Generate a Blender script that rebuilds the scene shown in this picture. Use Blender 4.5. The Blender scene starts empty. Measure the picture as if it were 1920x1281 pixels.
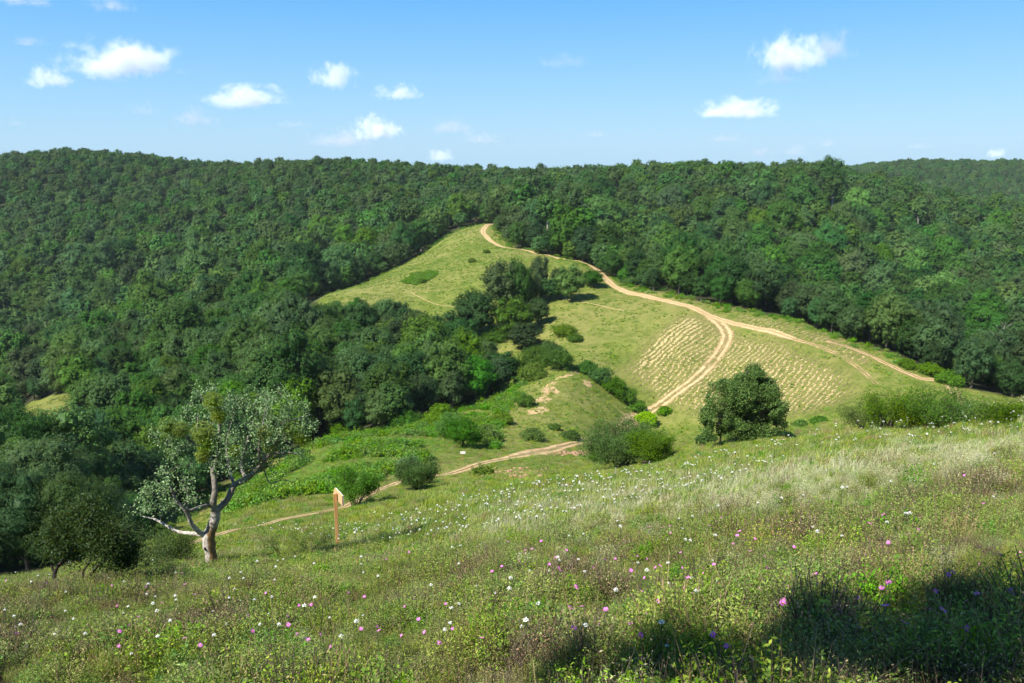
import bpy, math, random
import numpy as np
from mathutils import Vector, Matrix

R = math.radians
HAZE = .00006
SC = bpy.context.scene
COL = SC.collection
rng = np.random.default_rng(7)
random.seed(7)

# ------------------------------------------------------------------ camera model
FPX, CX, CY = 1493.0, 960.0, 640.5
PITCH = math.atan((CY - 290.0) / FPX)
FW = np.array([0, math.cos(PITCH), -math.sin(PITCH)])
UPV = np.array([0, math.sin(PITCH), math.cos(PITCH)])

def ray(px, py):
    u = (np.asarray(px, float) - CX) / FPX; v = (CY - np.asarray(py, float)) / FPX
    d = np.stack([u, FW[1] + v * UPV[1], FW[2] + v * UPV[2]], -1)
    return d / d[..., 1:2]          # scaled so that y = 1

def proj(p):
    p = np.asarray(p, float)
    dep = p @ FW
    return CX + FPX * p[..., 0] / dep, CY - FPX * (p @ UPV) / dep, dep

# ------------------------------------------------------------------ numpy value noise
def _h(ix, iy, s):
    n = (ix.astype(np.int64) * 374761393 + iy.astype(np.int64) * 668265263 + s * 974634777) & 0x7fffffff
    n = ((n ^ (n >> 13)) * 1274126177) & 0x7fffffff
    return ((n ^ (n >> 16)) & 0xffff) / 65535.0
def vnoise(x, y, s=0):
    x = np.asarray(x, float); y = np.asarray(y, float)
    ix = np.floor(x); iy = np.floor(y); fx = x - ix; fy = y - iy
    fx = fx * fx * (3 - 2 * fx); fy = fy * fy * (3 - 2 * fy)
    a = _h(ix, iy, s); b = _h(ix + 1, iy, s); c = _h(ix, iy + 1, s); d = _h(ix + 1, iy + 1, s)
    return (a * (1 - fx) + b * fx) * (1 - fy) + (c * (1 - fx) + d * fx) * fy
def fbm(x, y, o=4, s=0):
    t = 0; a = .5; n = 0
    for k in range(o):
        t = t + a * vnoise(x * 2 ** k + 17.3 * k, y * 2 ** k - 9.1 * k, s + k); n += a; a *= .5
    return t / n

# ------------------------------------------------------------------ terrain
# ground points seen in the picture: (px, py, forward distance in metres)
G = [(960,1281,4.0),(0,1281,5.6),(480,1281,4.8),(1440,1281,3.3),(1920,1281,2.9),
 (960,1180,5.8),(0,1180,8.6),(480,1180,7.2),(1440,1150,4.9),(1920,1100,4.7),
 (960,1100,8.2),(480,1110,11),(1440,1050,7.2),(1920,1000,6.8),
 (0,1120,12.5),(200,1090,17.5),(395,1062,21.5),(633,1032,25),(633,1090,14),
 (960,1030,13),(960,980,20),(960,930,33),(1300,960,15),(1300,900,29),(1300,868,48),
 (1640,920,11.5),(1640,870,18),(1640,830,29),(1650,803,42),(1920,900,10.5),(1920,850,15.5),(1920,812,25),(1920,790,40),
 (820,940,39),(720,960,40),(633,975,42),(500,1010,33),
 (960,895,56),(820,900,66),(720,915,58),(620,958,46),(420,1000,38),(300,1040,30),
 (1175,875,72),(1000,855,85),(1100,828,104),(1385,828,118),(1250,850,92),(1480,812,103),(1580,790,92),
 (1200,782,133),(1290,700,146),(1360,640,158),(1340,597,168),(1160,690,148),(1250,565,182),(1150,540,208),
 (1130,520,218),(1080,490,245),(1000,475,270),(935,460,290),(905,422,330),
 (1480,635,152),(1640,720,128),(1560,645,150),(1660,680,140),(1780,735,122),(1900,775,112),
 (1500,740,131),(1450,700,140),(1100,600,178),(1100,740,130),(1060,700,137),(1000,800,108),(1000,770,117),
 (985,650,168),(1000,690,150),(900,580,198),(800,575,206),(620,552,240),(850,460,300),(750,510,265),
 (700,820,96),(600,832,98),(850,780,118),(950,730,138),(600,900,72),(480,930,60),(760,800,112),
 (60,1100,26),(60,1085,34),(60,770,150),(120,740,165)]
# forest canopy points: (px, py, distance) - ground lies one tree height lower
Cn = [(600,580,165),(700,565,172),(810,640,152),(600,740,116),(400,650,172),(350,600,205),(150,640,232),
 (200,810,108),(350,740,132),(60,850,54),(250,900,66),(0,810,80),(0,660,300),(200,610,300),(0,600,345),(0,500,430),(0,400,540),(0,291,690),
 (150,283,690),(300,450,440),(300,340,620),(300,297,700),(500,500,335),(500,400,480),(500,303,670),(620,300,650),(650,500,300),
 (750,440,385),(850,400,410),(900,350,520),(720,305,650),(900,315,640),(950,385,345),(1000,410,320),(1150,460,262),(1300,490,226),
 (1500,540,190),(1700,590,165),(1900,650,146),(1900,600,262),(1900,450,420),(1920,385,520),(1500,310,520),(1700,340,530),
 (1500,450,352),(1300,400,420),(1300,308,560),(1180,312,580),(1050,318,600),(1100,380,450),(1700,450,400),(1700,304,1080),(1920,302,1130),(1920,345,950)]
# hidden ground: (px column, distance, z)
Hd = [(1650,72,-29),(1500,75,-26),(1850,75,-28),(2200,60,-18),(2200,25,-6),(2300,120,-42),(1700,225,-72),(1400,300,-66),(1900,195,-72),(1800,760,-75),(2300,300,-70),(2400,520,-50),
 (-500,30,-19),(-500,60,-34),(-500,150,-62),(-500,320,-88),(-600,500,-60),(-600,720,-10),(0,230,-72),
 (0,900,-50),(600,850,-50),(1100,800,-50),(1400,720,-50),(1100,1500,-60),(0,1500,-60),(1900,1500,-60),(400,105,-46),(100,200,-62),(-200,180,-66)]
HTREE = 9.0
P = []
for px, py, Y in G: P.append(ray(px, py) * Y)
for px, py, Y in Cn: P.append(ray(px, py) * Y - np.array([0, 0, HTREE]))
for px, Y, z in Hd: P.append(np.array([(px - CX) / FPX * Y * (math.cos(PITCH)), Y, z]))
P += [np.array(p) for p in [(0,0,-1.62),(-3,0,-2.3),(3,0,-1.0),(0,-6,.6),(-12,-6,-3.5),(12,-6,2.5),(-25,0,-11),(25,0,4),(-25,-15,-7),(25,-15,8),(0,-15,3.5)]]
P = np.array(P)
A0 = 30.0
def warp(x, y):
    s = np.maximum(y, -20) + A0
    return x / s * 2.2, np.log(s)
U = np.stack(warp(P[:, 0], P[:, 1]), -1)
def kern(d2): return 0.5 * d2 * np.log(d2 + 1e-12)
N = len(P)
K = kern(((U[:, None] - U[None]) ** 2).sum(-1)) + np.eye(N) * 1e-4
Mx = np.zeros((N + 3, N + 3)); Mx[:N, :N] = K; Mx[:N, N] = 1; Mx[:N, N + 1:] = U; Mx[N, :N] = 1; Mx[N + 1:, :N] = U.T
W = np.linalg.solve(Mx, np.concatenate([P[:, 2], [0, 0, 0]]))
def ztps(x, y):
    u, t = warp(x, y); u = u.ravel(); t = t.ravel(); out = np.empty(len(u))
    for i in range(0, len(u), 20000):
        q = np.stack([u[i:i + 20000], t[i:i + 20000]], -1)
        out[i:i + 20000] = kern(((q[:, None] - U[None]) ** 2).sum(-1)) @ W[:N] + W[N] + q @ W[N + 1:]
    return out.reshape(np.shape(x))
NU, NT = 560, 720
XM = 1.05
T0, T1 = math.log(A0 - 14), math.log(1700 + A0)
gu = np.linspace(-XM, XM, NU); gt = np.linspace(T0, T1, NT)
GU, GT = np.meshgrid(gu, gt)
GY = np.exp(GT) - A0; GX = GU * (GY + A0)
GZ = ztps(GX, GY)
amp = np.clip(GY / 60, 0.0, 1)
GZ += (fbm(GX / 9, GY / 9, 4, 3) - .5) * (0.16 + 1.1 * amp) + (fbm(GX / 1.3, GY / 1.3, 3, 9) - .5) * 0.10
def gz(x, y):
    x = np.asarray(x, float); y = np.asarray(y, float)
    s = np.maximum(y, -13.9) + A0
    a = (x / s + XM) / (2 * XM) * (NU - 1); b = (np.log(s) - T0) / (T1 - T0) * (NT - 1)
    a = np.clip(a, 0, NU - 1.001); b = np.clip(b, 0, NT - 1.001)
    i = a.astype(int); j = b.astype(int); fa = a - i; fb = b - j
    return (GZ[j, i] * (1 - fa) + GZ[j, i + 1] * fa) * (1 - fb) + (GZ[j + 1, i] * (1 - fa) + GZ[j + 1, i + 1] * fa) * fb
YS = np.exp(np.linspace(math.log(1.5 + 10), math.log(1600 + 10), 1500)) - 10
def hit(px, py):
    px = np.atleast_1d(px).astype(float); py = np.atleast_1d(py).astype(float)
    return np.concatenate([_hit(px[i:i + 3000], py[i:i + 3000]) for i in range(0, len(px), 3000)])
def _hit(px, py):
    """where the line of sight through a picture point meets the ground"""
    d = ray(np.atleast_1d(px).astype(float), np.atleast_1d(py).astype(float))
    X = d[:, 0:1] * YS; Z = d[:, 2:3] * YS
    dz = Z - gz(X, np.broadcast_to(YS, X.shape))
    below = dz < 0
    k = np.where(below.any(1), below.argmax(1), len(YS) - 1); k = np.maximum(k, 1)
    r = np.arange(len(k)); a = dz[r, k - 1]; b = dz[r, k]
    f = np.where(below.any(1), a / (a - b + 1e-9), 1)
    Y = YS[k - 1] + (YS[k] - YS[k - 1]) * f
    p = d * Y[:, None]
    p[:, 2] = gz(p[:, 0], p[:, 1])
    return p
def hit1(px, py): return hit([px], [py])[0]

# ------------------------------------------------------------------ node helpers
def newmat(name):
    m = bpy.data.materials.new(name); m.use_nodes = True
    nt = m.node_tree; nt.nodes.clear()
    out = nt.nodes.new('ShaderNodeOutputMaterial')
    return m, nt, out
class NB:
    def __init__(s, nt): s.nt = nt
    def n(s, t, **kw):
        nd = s.nt.nodes.new(t)
        ins = kw.pop('ins', {})
        for k, v in kw.items(): setattr(nd, k, v)
        for k, v in ins.items(): s.set(nd.inputs[k], v)
        return nd
    def set(s, sock, v):
        if isinstance(v, bpy.types.NodeSocket): s.nt.links.new(v, sock)
        elif isinstance(v, bpy.types.Node): s.nt.links.new(v.outputs[0], sock)
        else:
            if isinstance(v, (tuple, list)) and len(v) == 3 and sock.type == 'RGBA': v = (*v, 1)
            sock.default_value = v
    def math(s, op, a, b=0.0, clamp=False):
        nd = s.n('ShaderNodeMath', operation=op, use_clamp=clamp); s.set(nd.inputs[0], a); s.set(nd.inputs[1], b); return nd.outputs[0]
    def mix(s, f, a, b, bt='MIX'):
        nd = s.n('ShaderNodeMix', data_type='RGBA', blend_type=bt); s.set(nd.inputs[0], f); s.set(nd.inputs[6], a); s.set(nd.inputs[7], b); return nd.outputs[2]
    def attr(s, name): return s.n('ShaderNodeAttribute', attribute_name=name)
    def noise(s, vec, scale, detail=4, rough=.55, dist=0.0):
        nd = s.n('ShaderNodeTexNoise', ins={'Scale': scale, 'Detail': detail, 'Roughness': rough, 'Distortion': dist})
        if vec is not None: s.set(nd.inputs['Vector'], vec)
        return nd.outputs[0]
    def ramp(s, f, lo, hi):
        nd = s.n('ShaderNodeMapRange', interpolation_type='SMOOTHSTEP'); s.set(nd.inputs[0], f); s.set(nd.inputs[1], lo); s.set(nd.inputs[2], hi); return nd.outputs[0]

def leaf_mat(name, dark, light, trans=.3, rough=.55, spec=.3, vary=.25, gloss_tint=None):
    m, nt, out = newmat(name); b = NB(nt)
    t = b.attr('tint').outputs['Fac']
    oi = b.n('ShaderNodeObjectInfo')
    c = b.mix(t, dark, light)
    c = b.mix(1.0, c, oi.outputs['Color'], 'MULTIPLY')
    hs = b.n('ShaderNodeHueSaturation')
    r = oi.outputs['Random']
    b.set(hs.inputs['Hue'], b.math('ADD', b.math('MULTIPLY', r, .05), .475))
    r2 = b.math('FRACT', b.math('MULTIPLY', r, 13.7))
    b.set(hs.inputs['Value'], b.math('ADD', b.math('MULTIPLY', r2, 2 * vary), 1 - vary))
    b.set(hs.inputs['Saturation'], b.math('ADD', b.math('MULTIPLY', b.math('FRACT', b.math('MULTIPLY', r, 37.1)), .3), .85))
    b.set(hs.inputs['Color'], c)
    bs = b.n('ShaderNodeBsdfPrincipled', ins={'Base Color': hs.outputs[0], 'Roughness': rough, 'Specular IOR Level': spec})
    tr = b.n('ShaderNodeBsdfTranslucent'); b.set(tr.inputs[0], b.mix(.5, hs.outputs[0], (.30, .36, .03)))
    ms = b.n('ShaderNodeMixShader', ins={0: trans, 1: bs.outputs[0], 2: tr.outputs[0]})
    nt.links.new(ms.outputs[0], out.inputs[0])
    return m
def plain_mat(name, c1, c2, scale=6, rough=.8, bump=.3, spec=.2, stretch=(1, 1, 1)):
    m, nt, out = newmat(name); b = NB(nt)
    tc = b.n('ShaderNodeTexCoord'); mp = b.n('ShaderNodeMapping'); b.set(mp.inputs[0], tc.outputs['Object']); mp.inputs[3].default_value = stretch
    f = b.noise(mp.outputs[0], scale, 6, .6)
    c = b.mix(b.ramp(f, .35, .65), c1, c2)
    bp = b.n('ShaderNodeBump', ins={'Strength': bump, 'Distance': .02, 'Height': f})
    bs = b.n('ShaderNodeBsdfPrincipled', ins={'Base Color': c, 'Roughness': rough, 'Specular IOR Level': spec, 'Normal': bp.outputs[0]})
    nt.links.new(bs.outputs[0], out.inputs[0])
    return m

# ------------------------------------------------------------------ mesh helpers
def mesh(name, V, F, mats=(), fm=None, tint=None, smooth=False):
    V = np.asarray(V, np.float32); F = np.asarray(F, np.int32)
    me = bpy.data.meshes.new(name)
    k = F.shape[1]
    me.vertices.add(len(V)); me.vertices.foreach_set('co', V.ravel())
    me.loops.add(F.size); me.loops.foreach_set('vertex_index', F.ravel())
    me.polygons.add(len(F)); me.polygons.foreach_set('loop_start', np.arange(0, F.size, k, dtype=np.int32))
    me.polygons.foreach_set('loop_total', np.full(len(F), k, np.int32))
    for m in mats: me.materials.append(m)
    if fm is not None: me.polygons.foreach_set('material_index', np.asarray(fm, np.int32))
    me.polygons.foreach_set('use_smooth', np.full(len(F), bool(smooth)))
    if tint is not None:
        a = me.attributes.new('tint', 'FLOAT', 'FACE'); a.data.foreach_set('value', np.asarray(tint, np.float32))
    me.update(); me.validate()
    return me
class MB:
    """collects quads"""
    def __init__(s): s.V = []; s.F = []; s.T = []; s.M = []; s.n = 0
    def add(s, V, F, tint=.5, m=0):
        V = np.asarray(V, float).reshape(-1, 3); F = np.asarray(F, int).reshape(-1, 4)
        s.V.append(V); s.F.append(F + s.n); s.n += len(V)
        s.T.append(np.broadcast_to(np.asarray(tint, float), (len(F),))); s.M.append(np.full(len(F), m)); return s
    def mesh(s, name, mats, smooth=False):
        return mesh(name, np.concatenate(s.V), np.concatenate(s.F), mats, np.concatenate(s.M), np.concatenate(s.T), smooth)
def unit(v): return v / (np.linalg.norm(v, axis=-1, keepdims=True) + 1e-9)
def leaves(C, Nn, size, aspect=.6, r=rng, fold=0.0):
    """one rhombic leaf per centre, facing Nn"""
    n = len(C); Nn = unit(Nn)
    a = unit(np.cross(Nn, r.normal(size=(n, 3)))); b = np.cross(Nn, a)
    s = (np.broadcast_to(np.asarray(size, float), (n,)) * r.uniform(.7, 1.35, n))[:, None]
    V = np.stack([C - a * s * .5, C + b * s * .5 * aspect + Nn * s * fold, C + a * s * .5, C - b * s * .5 * aspect + Nn * s * fold], 1).reshape(-1, 3)
    F = np.arange(n * 4).reshape(n, 4)
    return V, F
def tube(mb, pts, rad, sides=6, tint=.5, m=0):
    pts = np.asarray(pts, float); rad = np.broadcast_to(np.asarray(rad, float), (len(pts),))
    d = np.gradient(pts, axis=0); d = unit(d)
    ref = np.array([.31, .2, .93]) if abs(d[0][2]) < .9 else np.array([1., .1, 0])
    a = unit(np.cross(d, ref)); b = np.cross(d, a)
    th = np.linspace(0, 2 * math.pi, sides, endpoint=False)
    V = pts[:, None] + rad[:, None, None] * (a[:, None] * np.cos(th)[None, :, None] + b[:, None] * np.sin(th)[None, :, None])
    i = np.arange(len(pts) - 1)[:, None] * sides; j = np.arange(sides)[None]; j2 = (j + 1) % sides
    F = np.stack([i + j, i + j2, i + sides + j2, i + sides + j], -1).reshape(-1, 4)
    mb.add(V.reshape(-1, 3), F, tint, m)
def smooth_line(pts, n=4):
    pts = np.asarray(pts, float); out = []
    P_ = np.concatenate([[2 * pts[0] - pts[1]], pts, [2 * pts[-1] - pts[-2]]])
    for i in range(1, len(P_) - 2):
        for k in range(n):
            t = k / n; a, b, c, d = P_[i - 1:i + 3]
            out.append(.5 * (2 * b + (c - a) * t + (2 * a - 5 * b + 4 * c - d) * t * t + (3 * b - a - 3 * c + d) * t ** 3))
    out.append(pts[-1]); return np.array(out)
def blob(mb, c, r, tint=.2, m=0, rr=rng, n=7):
    """rough closed lump of quads"""
    c = np.asarray(c, float); r = np.broadcast_to(np.asarray(r, float), (3,))
    th = np.linspace(0, math.pi, n); ph = np.linspace(0, 2 * math.pi, 2 * n, endpoint=False)
    S = np.stack([np.sin(th)[:, None] * np.cos(ph), np.sin(th)[:, None] * np.sin(ph), np.cos(th)[:, None] * np.ones_like(ph)], -1)
    S = S * (1 + rr.uniform(-.14, .14, S.shape[:2]))[..., None]; S[0] = S[0, 0]; S[-1] = S[-1, 0]
    V = c + S * r
    w = 2 * n; i = np.arange(n - 1)[:, None] * w; j = np.arange(w)[None]; j2 = (j + 1) % w
    F = np.stack([i + j, i + w + j, i + w + j2, i + j2], -1).reshape(-1, 4)
    mb.add(V.reshape(-1, 3), F, tint, m)
def link(name, me, parent=None, loc=None):
    o = bpy.data.objects.new(name, me); COL.objects.link(o)
    if parent is not None: o.parent = parent
    if loc is not None: o.location = loc
    return o
def tag(o, label=None, cat=None, group=None, kind=None):
    if label: o['label'] = label
    if cat: o['category'] = cat
    if group: o['group'] = group
    if kind: o['kind'] = kind
    return o
def thing(name, loc, label, cat, group=None, rz=0.0, sc=1.0):
    o = bpy.data.objects.new(name, None); COL.objects.link(o); o.empty_display_size = .3
    o.location = loc; o.rotation_euler = (0, 0, rz)
    o.scale = (sc, sc, sc) if np.isscalar(sc) else sc
    return tag(o, label, cat, group)
def box(mb, c, s, rot=None, tint=.5, m=0, off=(0, 0, 0)):
    s = np.array(s) / 2
    V = np.array([[x, y, z] for x in (-1, 1) for y in (-1, 1) for z in (-1, 1)]) * s + np.array(off)
    if rot is not None: V = V @ np.array(rot).T
    F = [(0, 1, 3, 2), (4, 6, 7, 5), (0, 4, 5, 1), (2, 3, 7, 6), (0, 2, 6, 4), (1, 5, 7, 3)]
    mb.add(V + np.array(c), F, tint, m)

# ------------------------------------------------------------------ materials
M_forest = leaf_mat('forest_leaf', (.026, .074, .015), (.088, .182, .032), .20, .6, .15, .36)
M_oak = leaf_mat('oak_leaf', (.036, .092, .015), (.105, .215, .036), .22, .6, .2, .12)
M_shrub = leaf_mat('shrub_leaf', (.055, .125, .012), (.150, .270, .028), .3, .6, .15, .15)
M_darkshrub = leaf_mat('dark_shrub_leaf', (.020, .050, .008), (.060, .120, .018), .2, .6, .2, .15)
M_silver = leaf_mat('silver_leaf', (.080, .145, .048), (.270, .360, .165), .15, .5, .3, .06)
M_mistle = leaf_mat('mistletoe_leaf', (.070, .120, .008), (.250, .330, .022), .3, .5, .3, .1)
M_fern = leaf_mat('fern_leaf', (.075, .190, .014), (.190, .360, .035), .3, .6, .15, .2)
M_grass = leaf_mat('grass_blade', (.160, .240, .030), (.450, .500, .120), .3, .6, .15, .2)
M_bright = leaf_mat('bright_herb_leaf', (.090, .200, .020), (.220, .370, .050), .3, .6, .15, .2)
M_herb = leaf_mat('scrub_leaf', (.095, .170, .022), (.330, .415, .080), .25, .6, .15, .28)
M_dry = leaf_mat('dry_stalk', (.160, .110, .060), (.500, .385, .205), .2, .7, .1, .2)
M_pale = leaf_mat('pale_grass_blade', (.300, .330, .150), (.660, .640, .400), .25, .6, .15, .12)
M_twig = plain_mat('twig_bark', (.060, .045, .032), (.120, .095, .070), 9)
M_bark = plain_mat('forest_bark', (.075, .062, .050), (.190, .165, .135), 5, stretch=(1, 1, .3))
M_white = plain_mat('white_petal', (.72, .72, .66), (.85, .85, .80), 40, .7, .0)
M_pink = plain_mat('pink_petal', (.46, .10, .42), (.62, .20, .54), 40, .6, .0)
M_yellow = plain_mat('yellow_centre', (.75, .42, .03), (.85, .55, .06), 40, .7, .0)
M_stem = plain_mat('green_stem', (.06, .11, .02), (.12, .18, .05), 30, .7, .0)

def ground_material():
    m, nt, out = newmat('meadow_ground'); b = NB(nt)
    geo = b.n('ShaderNodeNewGeometry').outputs['Position']
    n1 = b.noise(geo, .035, 5); n2 = b.noise(geo, .35, 6, .62); n3 = b.noise(geo, 2.6, 6, .7); n4 = b.noise(geo, .11, 4)
    green = b.mix(b.ramp(n2, .35, .68), (.110, .150, .022), (.180, .215, .036))
    dry = b.mix(b.ramp(n3, .35, .7), (.215, .205, .060), (.300, .255, .095))
    c = b.mix(b.math('MULTIPLY', b.ramp(b.math('ADD', b.math('MULTIPLY', n1, .6), b.math('MULTIPLY', n2, .4)), .40, .60), .75), green, dry)
    c = b.mix(b.math('MULTIPLY', b.ramp(n3, .48, .66), .60), c, (.050, .095, .012))
    c = b.mix(b.math('MULTIPLY', b.ramp(b.noise(geo, .9, 6, .7), .55, .66), .5), c, (.080, .120, .018))
    c = b.mix(b.math('MULTIPLY', b.attr('lush').outputs['Fac'], b.ramp(n2, .25, .5)), c, (.085, .165, .018))
    # sandy soil, broken up by noise
    soil = b.mix(b.ramp(n3, .3, .7), (.38, .25, .12), (.56, .40, .22))
    sm = b.math('ADD', b.attr('soil').outputs['Fac'], b.math('MULTIPLY', b.math('SUBTRACT', n2, .5), 1.4))
    sm = b.math('MULTIPLY', b.ramp(sm, .45, .62), b.ramp(b.attr('soil').outputs['Fac'], .02, .2))
    c = b.mix(sm, c, soil)
    c = b.mix(b.math('MULTIPLY', b.attr('rows').outputs['Fac'], .45), c, (.225, .210, .060))
    # dug rows running along the slope
    sx = b.n('ShaderNodeSeparateXYZ'); b.set(sx.inputs[0], geo)
    w = b.math('ADD', b.math('MULTIPLY', sx.outputs[0], .76), b.math('MULTIPLY', sx.outputs[1], -.65))
    w = b.math('ADD', w, b.math('MULTIPLY', n4, 3.0))
    w = b.math('ADD', w, b.math('MULTIPLY', b.noise(geo, .8, 3), 1.0))
    sn = b.math('SINE', b.math('MULTIPLY', w, 2 * math.pi / 1.05))
    brk = b.noise(geo, 2.6, 6, .8)
    rm = b.math('ADD', b.math('MULTIPLY', sn, .34), b.math('MULTIPLY', b.math('SUBTRACT', brk, .5), 3.8))
    rm = b.math('ADD', rm, b.math('SUBTRACT', b.math('MULTIPLY', b.attr('rows').outputs['Fac'], .85), .62))
    rm = b.math('MULTIPLY', b.ramp(rm, -.05, .35), b.ramp(b.attr('rows').outputs['Fac'], .05, .3))
    c = b.mix(rm, c, b.mix(n3, (.38, .305, .125), (.57, .45, .215)))
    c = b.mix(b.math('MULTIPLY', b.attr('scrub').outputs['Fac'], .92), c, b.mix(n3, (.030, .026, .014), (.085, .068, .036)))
    # leaf litter under the wood
    c = b.mix(b.attr('wood').outputs['Fac'], c, (.045, .050, .022))
    hgt = b.math('ADD', b.math('MULTIPLY', n3, .6), b.math('ADD', b.math('MULTIPLY', n2, 1.2), b.math('MULTIPLY', rm, .5)))
    bp = b.n('ShaderNodeBump', ins={'Strength': .9, 'Distance': .35, 'Height': hgt})
    bs = b.n('ShaderNodeBsdfPrincipled', ins={'Base Color': c, 'Roughness': .9, 'Specular IOR Level': .1, 'Normal': bp.outputs[0]})
    nt.links.new(bs.outputs[0], out.inputs[0])
    return m
M_ground = ground_material()

# ------------------------------------------------------------------ regions (outlines on the ground, found by sight line)
def inpoly(x, y, poly):
    x = np.asarray(x, float); y = np.asarray(y, float); c = np.zeros(x.shape, bool); n = len(poly)
    for i in range(n):
        x1, y1 = poly[i][:2]; x2, y2 = poly[(i + 1) % n][:2]
        k = ((y1 > y) != (y2 > y))
        c ^= k & (x < (x2 - x1) * (y - y1) / (y2 - y1 + 1e-12) + x1)
    return c
def segdist(x, y, line):
    x = np.asarray(x, float); y = np.asarray(y, float); d = np.full(x.shape, 1e9)
    for (ax, ay), (bx, by) in zip(line[:-1], line[1:]):
        L = (bx - ax) ** 2 + (by - ay) ** 2 + 1e-9
        t = np.clip(((x - ax) * (bx - ax) + (y - ay) * (by - ay)) / L, 0, 1)
        d = np.minimum(d, np.hypot(x - ax - t * (bx - ax), y - ay - t * (by - ay)))
    return d
def pix_line(L): return [tuple(hit1(*p)[:2]) for p in L]

right_edge = pix_line([(926,424),(955,462),(1010,474),(1090,492),(1150,522),(1215,545),(1300,568),(1400,585),(1500,605),(1565,628),(1650,660),(1720,696),(1800,728)])
left_edge = pix_line([(905,419),(850,436),(800,470),(750,500),(680,530),(610,553)])
clump_edge = [tuple((ray(px, py) * Y)[:2]) for px, py, Y in [(600,600,200),(700,610,190),(790,620,178),(850,625,172),(890,660,155)]] + pix_line([(950,712),(955,735),(880,765),(800,790),(740,806),(640,824),(590,833),(540,850),(470,885),(400,925),(330,965),(250,1030),(120,1087),(0,1096)])
open_poly = right_edge + [(150, 105), (260, 70), (60, -14), (-40, -14), (-32, 8), (-30, 22)] + clump_edge[::-1] + left_edge[::-1]
clearing = pix_line([(10,782),(60,752),(122,738),(140,762),(100,785),(40,800)])
def is_open(x, y): return inpoly(x, y, open_poly) | inpoly(x, y, clearing)

field_poly = pix_line([(1150,690),(1200,640),(1262,592),(1330,592),(1480,632),(1600,690),(1640,735),(1560,775),(1440,790),(1300,790),(1210,760)])
field_dense = pix_line([(1150,690),(1200,635),(1262,588),(1330,592),(1350,620),(1330,650),(1260,690),(1190,720)])

attrs = {}
gx, gy = GX, GY
attrs['wood'] = (~is_open(gx, gy)).astype(float)
e = segdist(gx, gy, open_poly + open_poly[:1])
attrs['wood'] = np.clip(attrs['wood'] * np.clip(e / 3, 0, 1), 0, 1)
rows = np.where(inpoly(gx, gy, field_poly), np.clip(segdist(gx, gy, field_poly + field_poly[:1]) / 5, 0, 1), 0) * .80
rows = np.maximum(rows, np.where(inpoly(gx, gy, field_dense), np.clip(segdist(gx, gy, field_dense + field_dense[:1]) / 4, 0, 1), 0))
above = pix_line([(1380,600),(1560,660),(1640,690),(1600,640),(1500,612),(1380,585)])
rows = np.maximum(rows, np.where(inpoly(gx, gy, above), .7, 0))
attrs['rows'] = rows
lush_poly = pix_line([(600,835),(740,812),(880,772),(950,735),(1000,708),(985,730),(950,775),(935,800),(930,845),(820,860),(720,895),(600,935),(430,975),(440,910),(540,860)])
attrs['lush'] = np.where(inpoly(gx, gy, lush_poly), np.clip(segdist(gx, gy, lush_poly + lush_poly[:1]) / 5, 0, 1), 0)
soil = np.zeros_like(gx)
def spot(px, py, rx, ry, s=1.0, ang=0.0):
    """bare patch: centre by sight line, radii in metres"""
    global soil
    c = hit1(px, py); dx = gx - c[0]; dy = gy - c[1]; ca, sa = math.cos(ang), math.sin(ang)
    u = (dx * ca + dy * sa) / rx; v = (-dx * sa + dy * ca) / ry
    soil = np.maximum(soil, s * np.exp(-(u * u + v * v)))
for a in [(1008,770,3.2,1.7,1.0,.9),(1035,732,3.0,2.2,.66,.8),(1030,722,2.2,.8,.9,.9),(1062,705,3.5,.9,.85,.7),(1102,718,2.4,1.0,.9,1.0),(1078,697,3.0,.7,.9,.3),(1020,750,4,3,.56,.8),
          (875,455,9,3,.5,.2),(900,470,7,2.5,.42,0),(940,482,4,1.6,.6,0),(800,470,5,2,.4,0),(720,515,3,1,.4,0),
          (990,888,3.5,1.0,.75,.1),(950,893,2.6,1.0,.7,0),(1060,850,4,.8,.55,.2),(1000,905,3,.7,.42,0),(740,915,5,1.3,.62,.3),(1080,820,6,1.2,.60,.6),
          (1190,785,3.5,2.2,.80,.7),(1300,810,6,1.2,.4,0),(1100,575,5,.7,.42,-.3),(1060,515,5,1.5,.3,0),
          (1240,885,1.4,.5,.5,0),(700,975,1.2,.5,.5,0),(740,970,1.4,.4,.4,0),(640,1000,.8,.5,.4,0),(535,960,2,.5,.4,0),(100,775,3,1.2,.5,0),(1015,650,4,1,.5,0),(940,640,8,1.0,.5,0)]:
    spot(*a)
attrs['soil'] = soil
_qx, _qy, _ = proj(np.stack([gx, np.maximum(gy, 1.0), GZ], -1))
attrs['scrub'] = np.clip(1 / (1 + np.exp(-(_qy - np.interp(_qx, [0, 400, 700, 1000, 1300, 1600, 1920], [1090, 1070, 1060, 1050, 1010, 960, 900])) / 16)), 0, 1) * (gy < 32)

i = (np.arange(NT - 1)[:, None] * NU + np.arange(NU - 1)[None])
TF = np.stack([i, i + 1, i + NU + 1, i + NU], -1).reshape(-1, 4)
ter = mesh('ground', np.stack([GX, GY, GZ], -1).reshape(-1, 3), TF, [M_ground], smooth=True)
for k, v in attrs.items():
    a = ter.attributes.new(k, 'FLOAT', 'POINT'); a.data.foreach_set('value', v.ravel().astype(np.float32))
tag(link('ground', ter), kind='structure')

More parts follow.
